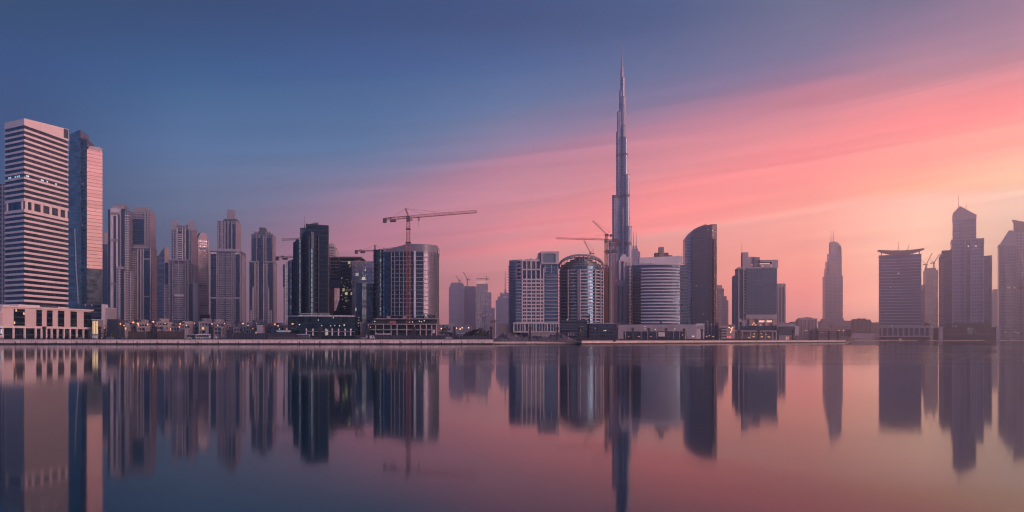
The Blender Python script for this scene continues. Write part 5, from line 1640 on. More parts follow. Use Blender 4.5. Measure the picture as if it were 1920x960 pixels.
def big_stepped():
    b = Bld('stepped_skyscraper', 'bulky stepped mauve skyscraper with a slanted roof and thin mast', 'skyscraper', 1810, 1880, k=0.92, ds=1.45)
    x, z = b.x, b.z
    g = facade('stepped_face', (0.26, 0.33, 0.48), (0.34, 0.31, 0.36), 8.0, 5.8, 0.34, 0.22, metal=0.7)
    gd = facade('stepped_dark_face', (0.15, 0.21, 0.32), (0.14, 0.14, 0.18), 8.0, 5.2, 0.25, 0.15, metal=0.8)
    b.box('left_wing', 1762.5, 1784.5, 475, None, 3, 50, gd)
    b.box('left_wing_top', 1766, 1782, 467, 475.2, 6, 44, GREY)
    b.box('left_wing_step', 1782, 1786, 465, 476, 4, 46, GREY)
    b.part('left_face', MB().prism([(x(1760.6), 14), (x(1769), 0.5), (x(1769), 20), (x(1760.6), 30)], 0, z(478)), RS_PALE)
    b.rows('balcony', 1761.5, 1769, 482, 606, 26, 0.4, -0.6, 1.0, PINKC)
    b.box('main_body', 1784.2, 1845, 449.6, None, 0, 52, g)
    b.box('center_recess', 1810.6, 1819.6, 454, 605, -0.7, 0.3, gd)
    b.cols('pilaster', (1786.4, 1809.4, 1820.8, 1843.6), 2.6, 451, 606, -1.8, -0.02, plain('mauve_pilaster', (0.36, 0.31, 0.34)))
    b.box('main_parapet', 1783.6, 1845.6, 448, 449.8, -1.0, 53, PINKC)
    b.box('roof_screen', 1829.4, 1845.2, 451.4, 458, -1.4, -0.8, GREY)
    b.box('right_wing', 1845, 1859.6, 480.6, None, 3, 48, gd)
    b.box('right_wing_edge', 1858.4, 1860.4, 480, 606, 2.2, 48.4, LILAC)
    b.box('upper_tower', 1787.4, 1831, 410, 449.8, 6, 46, g)
    b.rows('balcony', 1789, 1798, 413, 448, 8, 0.4, 4.4, 6.02, PALE)
    b.rows('floor_band', 1805, 1830, 413, 448, 8, 0.4, 5.3, 6.02, LILAC)
    b.part('slanted_roof', MB().slab_xz([(x(1787.2), z(410)), (x(1831.4), z(410)), (x(1831.4), z(403)), (x(1800.2), z(384.6)), (x(1787.2), z(397))], 5.4, 46.6), plain('roof_cladding', (0.38, 0.33, 0.35)))
    b.mast(1798.6, 360, 386, 0.7, 0.35, 22)
    b.part('roof_arm', MB().bar((x(1811), 20, z(392)), (x(1814), 20, z(380)), 0.6, 0.3), STEEL)
    b.lit(1815.8, 462, 2.4, 2.6, glow('rose_lit_window', (1.0, 0.72, 0.6), 1.3), y=-2.0); b.lit(1829.5, 462.4, 3.6, 1.6, glow('rose_lit_window', (1.0, 0.72, 0.6), 1.3), y=-2.0)
    # podium
    b.box('podium', 1768, 1866, 614, None, -16, 40, NAVY)
    b.box('podium_upper', 1773, 1858, 606, 614.2, -9, 36, DARKC)
    for p, q in ((1759.6, 1767.6), (1866.4, 1874)): b.box('end_pier', p, q, 612.6, None, -17.5, 30, plain('pale_end_pier', (0.62, 0.55, 0.58)))
    b.cols('podium_column', (1773, 1790, 1808, 1826, 1845, 1861), 1.5, 627, None, -16.8, -16.02, GREY)
    b.box('podium_ledge', 1770, 1864, 626, 627.4, -17.2, -15.8, GREY)
    b.box('entrance_panel', 1813, 1822.6, 614.6, 626, -17.6, -16.05, plain('pale_green_panel', (0.34, 0.40, 0.40)))
    b.part('entrance_brace', MB().bar((x(1806), -16.6, z(626)), (x(1813), -16.6, z(615)), 0.5).bar((x(1830), -16.6, z(626)), (x(1822.6), -16.6, z(615)), 0.5), GREY)
    for p in (1786, 1792): b.box('terrace_unit', p - 1.6, p + 1.6, 609.4, 614, -13, -10, PALE)
    b.box('side_hall', 1750, 1759, 614.6, None, -8, 20, DARKC)


big_stepped()

b = Bld('slim_tower', 'faint pale tower in the slot left of the cone topped tower', 'tower', 1866, 2600, k=0.6)
b.box('body', 1858.6, 1872, 552, None, 0, 40, HZ)
b.box('upper_step', 1864.6, 1872.4, 543.6, 552.2, 3, 36, HZ)
b.box('roof_block', 1866, 1871, 541.8, 543.8, 6, 30, LILAC)


def cone_top():
    b = Bld('cone_top_tower', 'right-hand apartment tower with a sloping glazed cone on top', 'apartment tower', 1890, 1950, k=0.92, ds=1.45)
    x, z = b.x, b.z
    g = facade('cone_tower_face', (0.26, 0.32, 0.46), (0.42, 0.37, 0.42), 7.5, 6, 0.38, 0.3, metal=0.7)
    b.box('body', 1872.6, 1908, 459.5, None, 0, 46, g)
    b.box('pale_panel', 1880.5, 1890, 461, 491, -0.9, 0.2, LILAC)
    b.rows('balcony', 1884.5, 1897.5, 492, 636, 34, 0.42, -1.8, -0.02, plain('balcony_mauve', (0.55, 0.48, 0.50)))
    b.cols('pilaster', (1873.6, 1883, 1899.4, 1906.6), 1.8, 461, 634, -1.2, -0.02, LILAC)
    cone = [(1873.2, 459.6), (1907, 459.6), (1907, 455), (1900.6, 434), (1898.6, 431.6), (1891.6, 431.6), (1889, 435.6), (1886, 440)]
    b.part('glazed_cone', MB().slab_xz([(x(p), z(q)) for p, q in cone], 4, 40), plain('cone_glass', (0.42, 0.36, 0.38), rough=0.3, metal=0.5))
    b.box('cone_sill', 1872.2, 1907.6, 457.4, 459.7, -0.6, 46.6, PINKC)
    for p in (1889.4, 1893, 1902): b.lit(p, 539.6, 2.2, 2.0, LITW, y=-2.0)
    b.lit(1885.6, 622.6, 2.0, 2.4, LITW, y=-2.0); b.lit(1903.4, 622, 1.8, 2.0, LITW, y=-1.4)
    for i in range(9): b.lit(1875 + i * 3.6, 458.4, 1.4, 0.9, glow('cone_light', (1.0, 0.8, 0.65), 0.7), y=-0.9, name='cornice_light')
    b.box('low_hall', 1893, 1898, 633.6, None, -4, 0, PALE)


cone_top()

b = Bld('spike_tower', 'tower with a sharp slanted spike roof cut by the right edge', 'apartment tower', 1914, 2000, k=0.92, ds=1.45)
x, z = b.x, b.z
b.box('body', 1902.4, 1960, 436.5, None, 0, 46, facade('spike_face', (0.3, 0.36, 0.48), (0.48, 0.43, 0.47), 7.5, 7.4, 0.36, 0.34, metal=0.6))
b.part('spike_roof', MB().slab_xz([(x(1901.6), z(436.5)), (x(1956), z(436.5)), (x(1940), z(424)), (x(1922), z(415.6)), (x(1904), z(411.2)), (x(1898.6), z(409.4)), (x(1901.6), z(414))], 6, 30), plain('spike_cladding', (0.24, 0.19, 0.20)))
b.box('cornice', 1901.8, 1961, 435, 436.7, -0.8, 46.8, LILAC)
b.part('cross_brace', MB().bar((x(1903), -0.6, z(440)), (x(1919), -0.6, z(500)), 0.7).bar((x(1919), -0.6, z(500)), (x(1903), -0.6, z(560)), 0.7), LILAC)
b.box('dark_side', 1918, 1962, 520, None, -6, -0.5, HZ)
b.lit(1908.4, 624.6, 2.0, 2.4, LITW, y=-0.5)
b.box('sky_lobby', 1902, 1918, 538, 541.6, -0.9, 0.2, DARKC)


# ---------------------------------------------------------------- tower cranes
def tower_crane(label, px, Y, py_base, py_jib, px_tail, px_tip, py_tip=None, py_tail=None, apex=14, w=2.0, jh=1.4, mat=None, steps=34, lean=-5, trolley=None, cwt=True, gz=None, r=0.14):
    mat = mat or CRANE_RED
    s = Y / F
    z0 = Zw(py_base, Y) if py_base else GZ
    X0 = X(px, Y)
    t = thing('tower_crane', label, 'crane', (X0, Y, z0))
    zj = Zw(py_jib, Y) - z0
    MB().lattice((0, 0, 0), (0, 0, zj - 2.2), w, steps, r).build('mast', mat, t)
    MB().box(-w * 0.75, w * 0.75, -w * 0.75, w * 0.75, zj - 8 * s / .353, zj - 8 * s / .353 + 0.8).box(-w * 0.85, w * 0.85, -w * 0.8, w * 0.8, zj - 17 * s / .353, zj - 17 * s / .353 + 0.9).build('climbing_frame', CRANE_DARK, t)
    MB().box(-w * 0.6, w * 0.6, -w * 0.6, w * 0.6, zj - 2.6, zj + 0.9).build('slewing_ring', CRANE_DARK, t)
    cab = MB().box(w * 0.35, w * 1.35, -w * 0.5, w * 0.5, zj - 1.9, zj + 0.7).build('cab', CRANE_PALE, t)
    tip = (X(px_tip, Y) - X0, 0, Zw(py_tip or py_jib, Y) - z0)
    tail = (X(px_tail, Y) - X0, 0, Zw(py_tail or py_jib, Y) - z0)
    sg = 1 if tip[0] > 0 else -1
    MB().lattice((sg * w * 0.5, 0, zj + 0.6), tip, jh, max(12, int(abs(tip[0]) / 1.6)), r * 0.85, tri=True).build('jib', mat, t)
    MB().lattice((-sg * w * 0.5, 0, zj + 0.3), tail, jh * 0.9, max(6, int(abs(tail[0]) / 1.8)), r * 0.85).build('counter_jib', mat, t)
    ax = (lean * s, 0, zj + apex * s)
    MB().lattice((0, 0, zj + 0.6), ax, 0.9, 8, r * 0.9).build('apex', mat, t)
    L = lambda a, b, f: tuple(a[i] + (b[i] - a[i]) * f for i in range(3))
    jr = (sg * w * 0.5, 0, zj + 0.6)
    MB().bar(ax, L(jr, tip, 0.62), 0.06).bar(ax, L(jr, tip, 0.28), 0.06).bar(ax, L((0, 0, zj), tail, 0.75), 0.07).build('pendant', CRANE_DARK, t)
    if cwt:
        tx, tz = tail[0], tail[2]
        MB().box(tx - sg * 0.2 - 1.2, tx + 1.2 - sg * 0.2, -1.2, 1.2, tz - 2.4, tz + 0.6).build('counterweight', CRANE_DARK, t)
        MB().box(tx * 0.66 - 2.0, tx * 0.66 + 2.0, -1.1, 1.1, tz - 1.9, tz - 0.55).build('counterweight', CRANE_DARK, t)
        MB().box(tx * 0.78 - 1.2, tx * 0.78 + 1.2, -0.7, 0.7, tz + 0.5, tz + 1.2).build('winch', CRANE_DARK, t)
    if trolley:
        f = (X(trolley, Y) - X0 - jr[0]) / (tip[0] - jr[0])
        p = L(jr, tip, f)
        tr = MB().box(p[0] - 0.9, p[0] + 0.9, -0.6, 0.6, p[2] - 1.5, p[2] - 0.6).build('trolley', CRANE_DARK, t)
        MB().bar((p[0] - 0.3, 0, p[2] - 1.5), (p[0] - 0.15, 0, p[2] - 7.5), 0.05).bar((p[0] + 0.3, 0, p[2] - 1.5), (p[0] + 0.15, 0, p[2] - 7.5), 0.05).build('hoist_rope', CRANE_DARK, t)
        MB().box(p[0] - 0.55, p[0] + 0.55, -0.4, 0.4, p[2] - 3.1, p[2] - 2.2).build('hook_block', CRANE_DARK, t)
    return t


def luffing_crane(label, px, Y, py_base, py_piv, tip, tailpx=None, w=2.0, mat=None, steps=16, r=0.16):
    mat = mat or CRANE_PALE
    s = Y / F; z0 = Zw(py_base, Y); X0 = X(px, Y)
    t = thing('luffing_crane', label, 'crane', (X0, Y, z0))
    zj = Zw(py_piv, Y) - z0
    MB().lattice((0, 0, 0), (0, 0, zj), w, steps, r).build('mast', mat, t)
    MB().box(-w, w, -w * 0.8, w * 0.8, zj, zj + 1.0 * w).build('machine_deck', CRANE_DARK, t)
    tp = (X(tip[0], Y) - X0, 0, Zw(tip[1], Y) - z0)
    sg = 1 if tp[0] > 0 else -1
    MB().lattice((0, 0, zj + w), tp, w * 0.6, 14, r * 0.8, tri=True).build('jib', mat, t)
    MB().bar((0, 0, zj + w), (-sg * 3.2 * s * 2, 0, zj + w + 5 * s), r).bar((-sg * 3.2 * s * 2, 0, zj + w + 5 * s), tp, 0.09).build('apex', CRANE_DARK, t)
    MB().box(-sg * w * 2.6 - w * 0.7, -sg * w * 2.6 + w * 0.7, -w * 0.6, w * 0.6, zj - 0.3 * w, zj + w).build('counterweight', CRANE_DARK, t)
    MB().bar((0, 0, zj + 0.4), (-sg * w * 2.6, 0, zj + 0.4), r * 1.5).build('counter_jib', mat, t)
    return t


tower_crane('tall red tower crane standing in front of the wide curved tower', 765.6, 552, 606, 408, 722, 894, py_tip=396.4, py_tail=411, apex=17, w=2.1, jh=1.7, trolley=785)
tower_crane('small dark tower crane behind the left shoulder of the curved tower', 703, 700, 520, 470.5, 668.5, 741, py_tip=464.5, apex=11, w=1.2, jh=1.0, lean=0, mat=CRANE_DARK)
tower_crane('grey crane jib reaching left above the dark curved glass tower', 575, 640, 470, 449.4, 590, 528.5, py_tip=449, apex=8, w=1.4, jh=1.3, lean=0, mat=STEEL, cwt=False)
tower_crane('lower grey crane jib with a round tail beside the slim pale tower', 562, 640, 520, 482.5, 520.5, 580, apex=9, w=1.2, jh=1.0, lean=0, mat=STEEL)
tower_crane('slim red tower crane with a long jib above the round building', 1136, 780, 600, 450, 1159, 1043, py_tip=446.6, apex=11, w=2.2, jh=1.4, lean=0)
luffing_crane('thick luffing crane with raised jib between the round building and the spire', 1151.5, 790, 606, 474, (1158.5, 452), w=2.6, mat=CRANE_RED, steps=34)
luffing_crane('luffing crane with a steep jib on top of the slim red crane tower', 1137.4, 800, 505, 442.5, (1111.6, 414), w=1.8, mat=CRANE_PALE)
luffing_crane('small luffing crane leaning left behind the arched roof ring', 1107, 830, 500, 476, (1094.6, 450.4), w=1.2, mat=CRANE_PALE, steps=8)
luffing_crane('hazy leaning crane on the middle tower of the far cluster', 876.4, 2415, 538, 525, (868.6, 510.4), w=2.6, mat=STEEL, steps=5, r=0.4)
luffing_crane('faint thin crane on the left tower of the far cluster', 861, 2405, 531, 527, (854.4, 516.4), w=2.0, mat=STEEL, steps=4, r=0.35)
tower_crane('hazy flat crane over the lit unfinished tower', 912, 2380, 536, 523, 917, 893, apex=6, w=2.4, jh=2.0, lean=0, mat=STEEL, steps=5, cwt=False, r=0.35)
luffing_crane('hazy crane on the left corner of the unfinished far tower', 1737, 2490, 506, 497, (1747.6, 474.6), w=3.0, mat=CRANE_PALE, steps=4, r=0.5)
luffing_crane('hazy crane on the right corner of the unfinished far tower', 1751, 2490, 504, 494, (1762, 476), w=3.0, mat=CRANE_PALE, steps=4, r=0.5)
tower_crane('low red crane at the foot of the ladder antenna tower', 927, 1400, 632, 602.5, 920, 935, apex=4, w=2.0, jh=1.6, lean=0, steps=10, r=0.3)

# ---------------------------------------------------------------- white low-rise houses behind the left promenade
rnd = random.Random(21)
VWALL = [plain('villa_wall', (0.36, 0.31, 0.31)), plain('villa_wall_grey', (0.26, 0.23, 0.25)), plain('villa_wall_rose', (0.38, 0.31, 0.30))]
VILLAS = [(207, 620, 30, 606), (228, 600, 20, 605), (246, 612, 19, 603), (266, 604, 20, 599), (285, 616, 20, 603), (304, 606, 22, 597), (326, 612, 20, 606), (346, 604, 20, 602),
          (366, 616, 20, 606), (384, 606, 24, 597), (408, 602, 24, 599), (428, 612, 20, 603), (446, 606, 18, 607), (464, 602, 18, 604), (484, 606, 26, 599), (505, 614, 20, 605),
          (522, 604, 20, 605), (540, 616, 16, 608)]
WHERE = ['first', 'second', 'third', 'fourth', 'fifth', 'sixth', 'seventh', 'eighth', 'ninth', 'tenth', 'eleventh', 'twelfth', 'thirteenth', 'fourteenth', 'fifteenth', 'sixteenth', 'seventeenth', 'last']
NEAR = ['beside the podium building', 'below the lilac tower', 'below the lilac tower', 'below the stepped grey tower', 'below the sail tower', 'below the sail tower', 'below the pronged tower', 'below the pronged tower',
        'below the rose lit tower', 'below the rose lit tower', 'below the broad shouldered tower', 'below the broad shouldered tower', 'below the broad shouldered tower', 'left of the symmetrical tower',
        'below the symmetrical tower', 'right of the symmetrical tower', 'near the slim pale tower', 'against the dark glass podium']


def villa(i, px, Y, wpx, py):
    r = random.Random(100 + i)
    b = Bld('white_house', 'cubic white low-rise house %s, %s from the left' % (NEAR[i], WHERE[i]), 'house', px, Y, k=0.3 * r.random(), group='white low-rise houses behind the promenade')
    w = VWALL[i % 3]
    a, c = px - wpx / 2, px + wpx / 2
    top = py + 7
    b.box('body', a, c, top, None, 0, 12, w)
    u0 = a + r.uniform(0, wpx * 0.35); u1 = u0 + wpx * r.uniform(0.4, 0.6)
    b.box('upper_storey', u0, u1, py, top + 0.01, 2.5, 11, VWALL[(i + 1) % 3])
    b.box('parapet', a - 0.4, c + 0.4, top - 0.9, top + 0.4, -0.35, 0.3, w)
    n = 4 if wpx >= 20 else 3
    for fl in range(3):
        q = top + 2.2 + fl * 7.2
        for k in range(n):
            p = a + wpx * (k + 0.5) / n
            ww = wpx / n * r.uniform(0.5, 0.78)
            win = MB().box(b.x(p - ww / 2), b.x(p + ww / 2), -0.12, 0.05, b.z(q + r.uniform(3.4, 4.6)), b.z(q)).build('window', GL_NAVY if r.random() > 0.14 else LITW if r.random() > .55 else GL_STRIP, b.root)
        b.box('balcony', a + r.uniform(0, 2), c - r.uniform(0, 5), q + 5.0, q + 6.1, -1.3, -0.02, w)
    b.box('frame_wall', a + wpx * 0.1, a + wpx * 0.1 + 1.1, top + 1, None, -1.8, -0.1, w)
    b.box('frame_wall', c - wpx * r.uniform(0.1, 0.4), c - wpx * 0.1, top + 8, None, -2.1, -0.1, VWALL[(i + 2) % 3])
    b.box('window', u0 + 1, u0 + 3.4, py + 1.6, py + 5.2, 2.36, 2.55, GL_NAVY)
    b.box('roof_unit', u1 + 0.8, u1 + 2.6, top - 2.6, top, 3, 5, GREY)


for i, v in enumerate(VILLAS): villa(i, *v)

b = Bld('utility_block', 'dark windowless block among the white houses near the lilac tower', 'building', 211, 560, k=0.2)
b.box('body', 201, 221.5, 599.5, None, 0, 12, NAVY)
b.box('roof_slab', 200.4, 222.2, 598.4, 599.6, -0.4, 12.4, DARKC)
b.box('door', 208, 211, 626, None, -0.2, 0.1, GREY)
b = Bld('lit_kiosk', 'narrow kiosk with yellow lit vertical panels beside the podium', 'kiosk', 178.6, 545, k=0.2)
b.box('body', 173.4, 184, 600, None, 0, 8, GREY)
for p in (174.6, 177.4, 180.4, 182.8): b.box('lit_panel', p - 0.7, p + 0.7, 602, 626, -0.3, -0.02, glow('yellow_panel', (0.9, 0.72, 0.36), 0.55))
b.box('canopy', 172.8, 185, 598.8, 600, -1.4, 8.4, PALE)
b = Bld('transformer_house', 'plain grey windowless hut below the symmetrical tower', 'building', 486, 560, k=0.2)
b.box('body', 481.5, 492, 611, None, 0, 8, LILAC)
b.box('roof_slab', 481, 492.5, 610, 611, -0.3, 8.3, PALE)
b.box('door', 485, 488, 628, None, -0.15, 0.1, GREY)
b = Bld('site_shelter', 'long flat white roofed shelter beside the dark glass podium', 'shelter', 530, 540, k=0.1)
b.box('roof', 520, 542, 619.4, 622.6, -2, 6, plain('pale_teal_roof', (0.36, 0.44, 0.46)))
b.cols('post', (521, 527, 534, 541), 0.8, 622.6, None, 0, 0.5, STEEL)
b = Bld('low_block', 'low hazy block with two lamps in the gap right of the curved tower', 'building', 833, 900, k=0.3)
b.box('body', 822, 846, 609, None, 0, 18, LILAC)
b.box('roof_slab', 821.6, 846.4, 608, 609, -0.5, 18.4, PALE)
for p in (827.6, 835.8): b.lit(p, 616.4, 2.2, 2.2, glow('bright_sodium', (1.0, 0.50, 0.2), 2.5), y=-0.4)
b.rows('window_band', 824, 844, 612, 632, 3, 0.4, -0.2, -0.03, GL_NAVY)
b = Bld('low_block', 'low hazy block with a lit roof edge below the far cluster', 'building', 866, 950, k=0.3)
b.box('body', 847, 884, 612, None, 0, 18, LILAC)
b.box('roof_step', 866, 880, 608.6, 612.2, 3, 14, LILAC)
b.box('canopy', 856, 882, 625, 626.4, -4, 0, WHITE)
for p, q in ((855.6, 615.4), (862.8, 617), (866.6, 614.6), (878.6, 614.6), (900, 614.4)): b.lit(p, q, 2.0, 2.0, glow('bright_sodium', (1.0, 0.50, 0.2), 2.5), y=-0.4) if p < 890 else None

# ---------------------------------------------------------------- promenade furniture
def fence_section(label, p0, p1, Y, py_top, mat, n, gap_rails=2, infill=None):
    x0, x1 = X(p0, Y), X(p1, Y)
    t = thing('site_hoarding' if infill else 'promenade_railing', label, 'hoarding' if infill else 'railing', (x0, Y, GZ))
    L = x1 - x0; H = Zw(py_top, Y) - GZ
    for k in range(n + 1):
        xx = L * k / n
        MB().box(xx - 0.07, xx + 0.07, -0.07, 0.07, 0, H).build('post', BLACK if not infill else mat, t)
    if infill:
        for k in range(n):
            MB().box(L * k / n + 0.1, L * (k + 1) / n - 0.1, 0.08, 0.14, 0.15, H - 0.1).build('panel', infill, t)
    else:
        for k in range(gap_rails + 1):
            z_ = H - k * H / (gap_rails + 1) * 0.95
            MB().box(0, L, -0.16, -0.075, z_ - 0.05, z_ + 0.05).build('rail', BLACK, t)
        MB().box(0, L, 0.3, 0.9, 0, H * 0.72).build('planter', plain('planter_kerb', (0.07, 0.055, 0.06)), t)
    return t


HOARD = plain('brown_hoarding', (0.075, 0.055, 0.052))
for i, (p0, p1) in enumerate(((-60, 80), (84, 184), (189, 290), (294, 395), (400, 498), (503, 597), (602, 690), (694, 774), (779, 850), (855, 924))):
    fence_section('dark promenade railing, %s stretch counted from the left bank end' % ORD[i], p0, p1, 478, 632.2, BLACK, 24)
for i, (p0, p1) in enumerate(((1094, 1154), (1160, 1212), (1219, 1280), (1286, 1348), (1354, 1420))):
    Y = 486 + i * 34 + (i * i) * 4 + 14
    fence_section('dark railing along the right bank, %s stretch after the sand heaps' % ORD[i], p0, p1, Y, 634, BLACK, 20)
fence_section('brown construction hoarding in front of the stepped grey tower', 240, 345, 486, 621, HOARD, 26, infill=HOARD)
fence_section('low brown hoarding below the broad shouldered tower', 500, 600, 486, 631.5, HOARD, 22, infill=plain('rust_hoarding', (0.14, 0.095, 0.085)))
fence_section('dark blue hoarding below the symmetrical tower', 425, 556, 500, 624.5, HOARD, 24, infill=plain('blue_hoarding', (0.030, 0.042, 0.068)))
fence_section('dark blue hoarding in front of the curved tower podium', 668, 860, 505, 628.5, HOARD, 30, infill=plain('blue_hoarding', (0.030, 0.042, 0.068)))
fence_section('dark hoarding in front of the far cluster', 862, 918, 500, 629, HOARD, 14, infill=plain('blue_hoarding', (0.030, 0.042, 0.068)))


def column_proto():
    t = thing('light_column', 'x', 'light column', (0, 0, GZ), 0, 'dark light columns along the promenade')
    MB().box(-0.62, 0.62, -0.5, 0.5, 0, 7.6).build('shaft', BLACK, t)
    MB().box(-0.85, 0.85, -0.7, 0.7, 7.6, 9.2).build('head', plain('column_head', (0.045, 0.03, 0.03)), t)
    MB().box(-0.95, 0.95, -0.8, 0.8, 0, 0.7).build('base', BLACK, t)
    return t


PILLARS = [83, 187, 292, 398, 500.5, 599.5, 691, 776, 852, 921, 993.7, 1045, 1085.5, 1091, 1123, 1157, 1186.5, 1216.5, 1249, 1282.5, 1316, 1351, 1386, 1422, 1459, 1487, 1521, 1533, 1554, 1571]
def shore_y(px):
    pts = [(-500, 474), (925, 474), (1090, 486), (1250, 540), (1400, 640), (1585, 760)]
    for (a, ya), (c, yc) in zip(pts, pts[1:]):
        if a <= px <= c: return ya + (yc - ya) * (px - a) / (c - a)
    return 760
cp = column_proto()
for i, px in enumerate(PILLARS):
    o = cp if i == 0 else copy_tree(cp)
    Y = shore_y(px) + (8 if px < 930 or px > 1090 else 12)
    o.location = (X(px, Y), Y, GZ)
    o['label'] = 'dark promenade light column, %s counting from the left end' % ORD[i]


def lamp_proto():
    t = thing('street_lamp', 'x', 'street lamp', (0, 0, GZ), 0, 'lit orange street lamps on the left bank')
    MB().bar((0, 0, 0), (0, 0, 1.0), 0.10, 0.07, 6).build('pole', STEEL, t)
    MB().lathe([(0.1, -0.3), (0.28, -0.24), (0.38, 0), (0.28, 0.24), (0.1, 0.3)], 0, 0, 10).build('lamp_head', LAMPG, t)
    return t


LAMPS = [(180, 605, 1.2), (196, 615, .7), (216, 617.5, .5), (225.5, 607.4, 1.1), (232.4, 610.6, .8), (250, 604.3, 1.3), (258.4, 606.5, 1.2), (276.6, 608, .9), (287.3, 603.3, 1.3), (292, 610.4, .7), (309.4, 606.4, .7),
         (338, 607.2, 1.1), (336, 613, .9), (349.4, 610.2, .8), (365, 606, .7), (397.4, 607.4, .9), (408.2, 610, .9), (421, 606.4, .7), (455.6, 607, 1.0), (465.2, 610.2, .8), (474, 616, .8), (481.4, 606.4, .7),
         (515.4, 607.8, 1.0), (521.4, 611, 1.0), (524.2, 617, .7), (538, 617, .7)]
lp = lamp_proto()
for i, (px, py, sc) in enumerate(sorted(LAMPS)):
    o = lp if i == 0 else copy_tree(lp)
    Y = 548 + (i * 37) % 19
    H = Zw(py, Y) - GZ
    o.location = (X(px, Y), Y, GZ)
    o['label'] = 'glowing orange street lamp before the white houses, %s from the left' % ORD[i]
    pole, head = [c for c in o.children if c.name.startswith('pole')][0], [c for c in o.children if c.name.startswith('lamp_head')][0]
    pole.scale = (1, 1, H - 0.3 * sc)
    head.scale = (sc, sc, sc)
    head.location = (0, 0, H)


# ---------------------------------------------------------------- vehicles
GLASSV = plain('vehicle_glass', (0.02, 0.025, 0.03), rough=0.15)
TYRE = plain('tyre_rubber', (0.02, 0.02, 0.02))


def wheel(t, x, y, r=0.34):
    m = MB(); n = 14; k = len(m.v)
    for yy in (y - 0.12, y + 0.12):
        for i in range(n): m.v.append((x + r * cos(2 * pi * i / n), yy, r + r * sin(2 * pi * i / n)))
    m.f += [(i, (i + 1) % n, n + (i + 1) % n, n + i) for i in range(n)] + [tuple(range(n))[::-1], tuple(range(n, 2 * n))]
    m.build('wheel', TYRE, t)


def car(label, px, Y, paint, van=False):
    t = thing('parked_van' if van else 'parked_car', label, 'van' if van else 'car', (X(px, Y), Y, GZ))
    if van:
        prof = [(-2.5, 0.35), (2.5, 0.35), (2.5, 1.0), (2.1, 1.2), (1.7, 2.2), (-2.5, 2.25)]
        win = [(0.9, 1.25), (1.95, 1.25), (1.62, 2.0), (0.9, 2.0)]
    else:
        prof = [(-2.15, 0.3), (2.15, 0.3), (2.15, 0.75), (1.15, 0.92), (0.55, 1.42), (-1.2, 1.45), (-1.9, 0.98), (-2.15, 0.92)]
        win = [(-1.6, 0.98), (1.0, 0.98), (0.5, 1.36), (-1.15, 1.38)]
    MB().slab_xz(prof, -0.85, 0.85).build('body', paint, t)
    MB().slab_xz(win, -0.87, 0.87).build('window', GLASSV, t)
    for x_ in (-1.4, 1.4):
        for y_ in (-0.78, 0.78): wheel(t, x_, y_)
    MB().box(2.152, 2.19, -0.7, -0.4, 0.6, 0.78).build('headlight', LITC, t)
    MB().box(2.152, 2.19, 0.4, 0.7, 0.6, 0.78).build('headlight', LITC, t)
    return t


def bus(label, px, Y, paint):
    t = thing('parked_bus', label, 'bus', (X(px, Y), Y, GZ))
    MB().box(-5.4, 5.4, -1.25, 1.25, 0.35, 3.1).build('body', paint, t)
    for i in range(6): MB().box(-5.0 + i * 1.65, -3.55 + i * 1.65, -1.29, -1.26, 1.5, 2.6).build('window', GLASSV, t)
    MB().box(5.402, 5.44, -1.1, 1.1, 1.3, 2.8).build('windscreen', GLASSV, t)
    MB().box(-3.5, 2.5, -0.8, 0.8, 3.1, 3.35).build('roof_unit', GREY, t)
    for x_ in (-3.4, 3.6):
        for y_ in (-1.2, 1.2): wheel(t, x_, y_, 0.48)
    return t


PW, PG, PR, PB = plain('white_paint', (0.62, 0.58, 0.58), rough=0.35, var=0.04), plain('grey_paint', (0.20, 0.20, 0.22), rough=0.35, var=0.04), plain('red_paint', (0.28, 0.05, 0.05), rough=0.35, var=0.04), plain('blue_paint', (0.06, 0.09, 0.18), rough=0.35, var=0.04)
PT = plain('silver_paint', (0.40, 0.39, 0.40), rough=0.3, metal=0.5, var=0.04)
for o in (bus('white bus behind the railing below the rose lit tower', 384, 515, PW), bus('grey white bus beside the promenade pillar below the rose lit tower', 366, 522, PT),
          bus('pale bus parked by the dark glass podium entrance', 566, 505, PT)): pass
# each vehicle stands on a raised access road behind the railing
for lab, px, Y, pa, vn in (('white van right of the white bus', 399.5, 508, PW, True), ('silver car below the broad shouldered tower', 421, 506, PT, False), ('white car left of the white bus', 352, 508, PW, False),
                           ('red tail-lit car by the brown hoarding', 263, 520, PR, False), ('white car beside the yellow lit kiosk', 182, 500, PW, True), ('pale car below the lilac tower', 207, 504, PT, False),
                           ('dark blue car below the lilac tower', 224, 503, PB, False), ('white van at the corner of the dark stair strip block', 695, 500, PW, True), ('silver car outside the curved tower podium', 683, 499, PT, False),
                           ('grey car near the podium steps', 150, 500, PG, False), ('small white car under the far cluster', 842, 494, PW, False)):
    car(lab, px, Y, pa, vn)
o = MB()
ROAD = plain('access_road', (0.06, 0.055, 0.06))
for ch in [ob for ob in COL.objects if ob.name.startswith(('parked_',))]: ch.location.z = GZ + 1.6
MB().prism([(-420, 494), (-30, 494), (-30, 528), (-420, 528)], GZ - 0.3, GZ + 1.6).build('road_embankment', ROAD)['kind'] = 'structure'


# ---------------------------------------------------------------- trees
LEAF = plain('dusty_foliage', (0.045, 0.06, 0.045), rough=0.8, var=0.35, scale=0.4, streak=False)
BARK = plain('bark', (0.08, 0.06, 0.05))


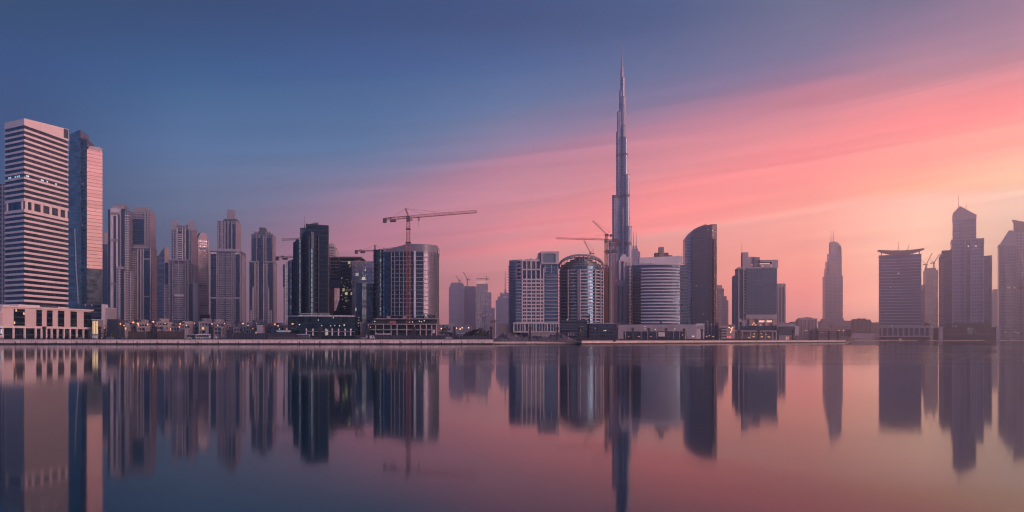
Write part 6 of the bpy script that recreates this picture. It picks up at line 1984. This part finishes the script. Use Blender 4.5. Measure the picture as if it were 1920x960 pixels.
def tree(label, px, Y, py_top, wpx, seed, gz=None):
    r = random.Random(seed)
    z0 = GZ if gz is None else gz
    t = thing('tree', label, 'tree', (X(px, Y), Y, z0))
    H = Zw(py_top, Y) - z0; W = wpx * Y / F / 2
    tr = MB().bar((0, 0, 0), (0.1, 0, H * 0.45), 0.28, 0.18, 7)
    for k in range(5):
        a = r.uniform(0, 2 * pi); tr.bar((0.1, 0, H * r.uniform(0.3, 0.45)), (cos(a) * W * 0.6, sin(a) * W * 0.6, H * r.uniform(0.55, 0.8)), 0.13, 0.05, 5)
    tr.build('trunk', BARK, t)
    m = MB()
    clumps = [(r.uniform(-0.72, 0.72) * W, r.uniform(-0.6, 0.6) * W, H * r.uniform(0.36, 0.86), r.uniform(0.24, 0.42) * W) for _ in range(16)]
    for cx, cy, cz, cr in clumps:
        for _ in range(70):
            d = Vector((r.gauss(0, 1), r.gauss(0, 1), r.gauss(0, 1))); d.normalize()
            p = Vector((cx, cy, cz)) + d * cr * r.uniform(0.5, 1.05)
            if p.z < H * 0.2: continue
            a = Vector((r.gauss(0, 1), r.gauss(0, 1), r.gauss(0, 1))).normalized(); c2 = a.orthogonal().normalized(); s_ = r.uniform(0.25, 0.5) * max(1.0, Y / 900)
            n = len(m.v)
            m.v += [tuple(p + a * s_), tuple(p + c2 * s_ * 0.7), tuple(p - a * s_), tuple(p - c2 * s_ * 0.7)]
            m.f.append((n, n + 1, n + 2, n + 3))
    m.build('crown', LEAF, t)


for i, (lab, px, Y, py, w) in enumerate((
        ('broad dark tree left of the far cluster lamps', 884, 520, 617, 16), ('tallest dark tree below the lit unfinished tower', 897, 516, 614, 18), ('dark bushy tree beside the sand heaps', 911, 522, 617, 17),
        ('small tree left of the dark tree clump', 874, 530, 622, 11), ('small round tree at the foot of the gap right of the curved tower', 834, 880, 605, 14),
        ('hazy tall tree beside the dish roof tower podium', 1739, 1830, 602, 16), ('hazy round tree next to the podium of the dish roof tower', 1731, 1825, 609, 12),
        ('small tree among the brown blocks', 1592, 1400, 616, 12), ('low tree left of the old arched block', 1489, 1300, 621, 9),
        ('young tree by the yellow lit kiosk', 189, 520, 616, 7), ('small dark tree among the parked cars below the lilac tower', 213, 530, 619, 9), ('dark tree in front of the pronged tower', 333, 530, 619, 9),
        ('bushy tree by the symmetrical tower', 455, 535, 618, 10), ('dark tree before the curved tower podium', 846, 515, 622, 10))):
    tree(lab, px, Y, py, w, 300 + i)

for o in bpy.data.objects:
    if o.type == 'MESH' and o.parent is None and 'kind' not in o.keys() and 'label' not in o.keys():
        print('UNTAGGED', o.name)
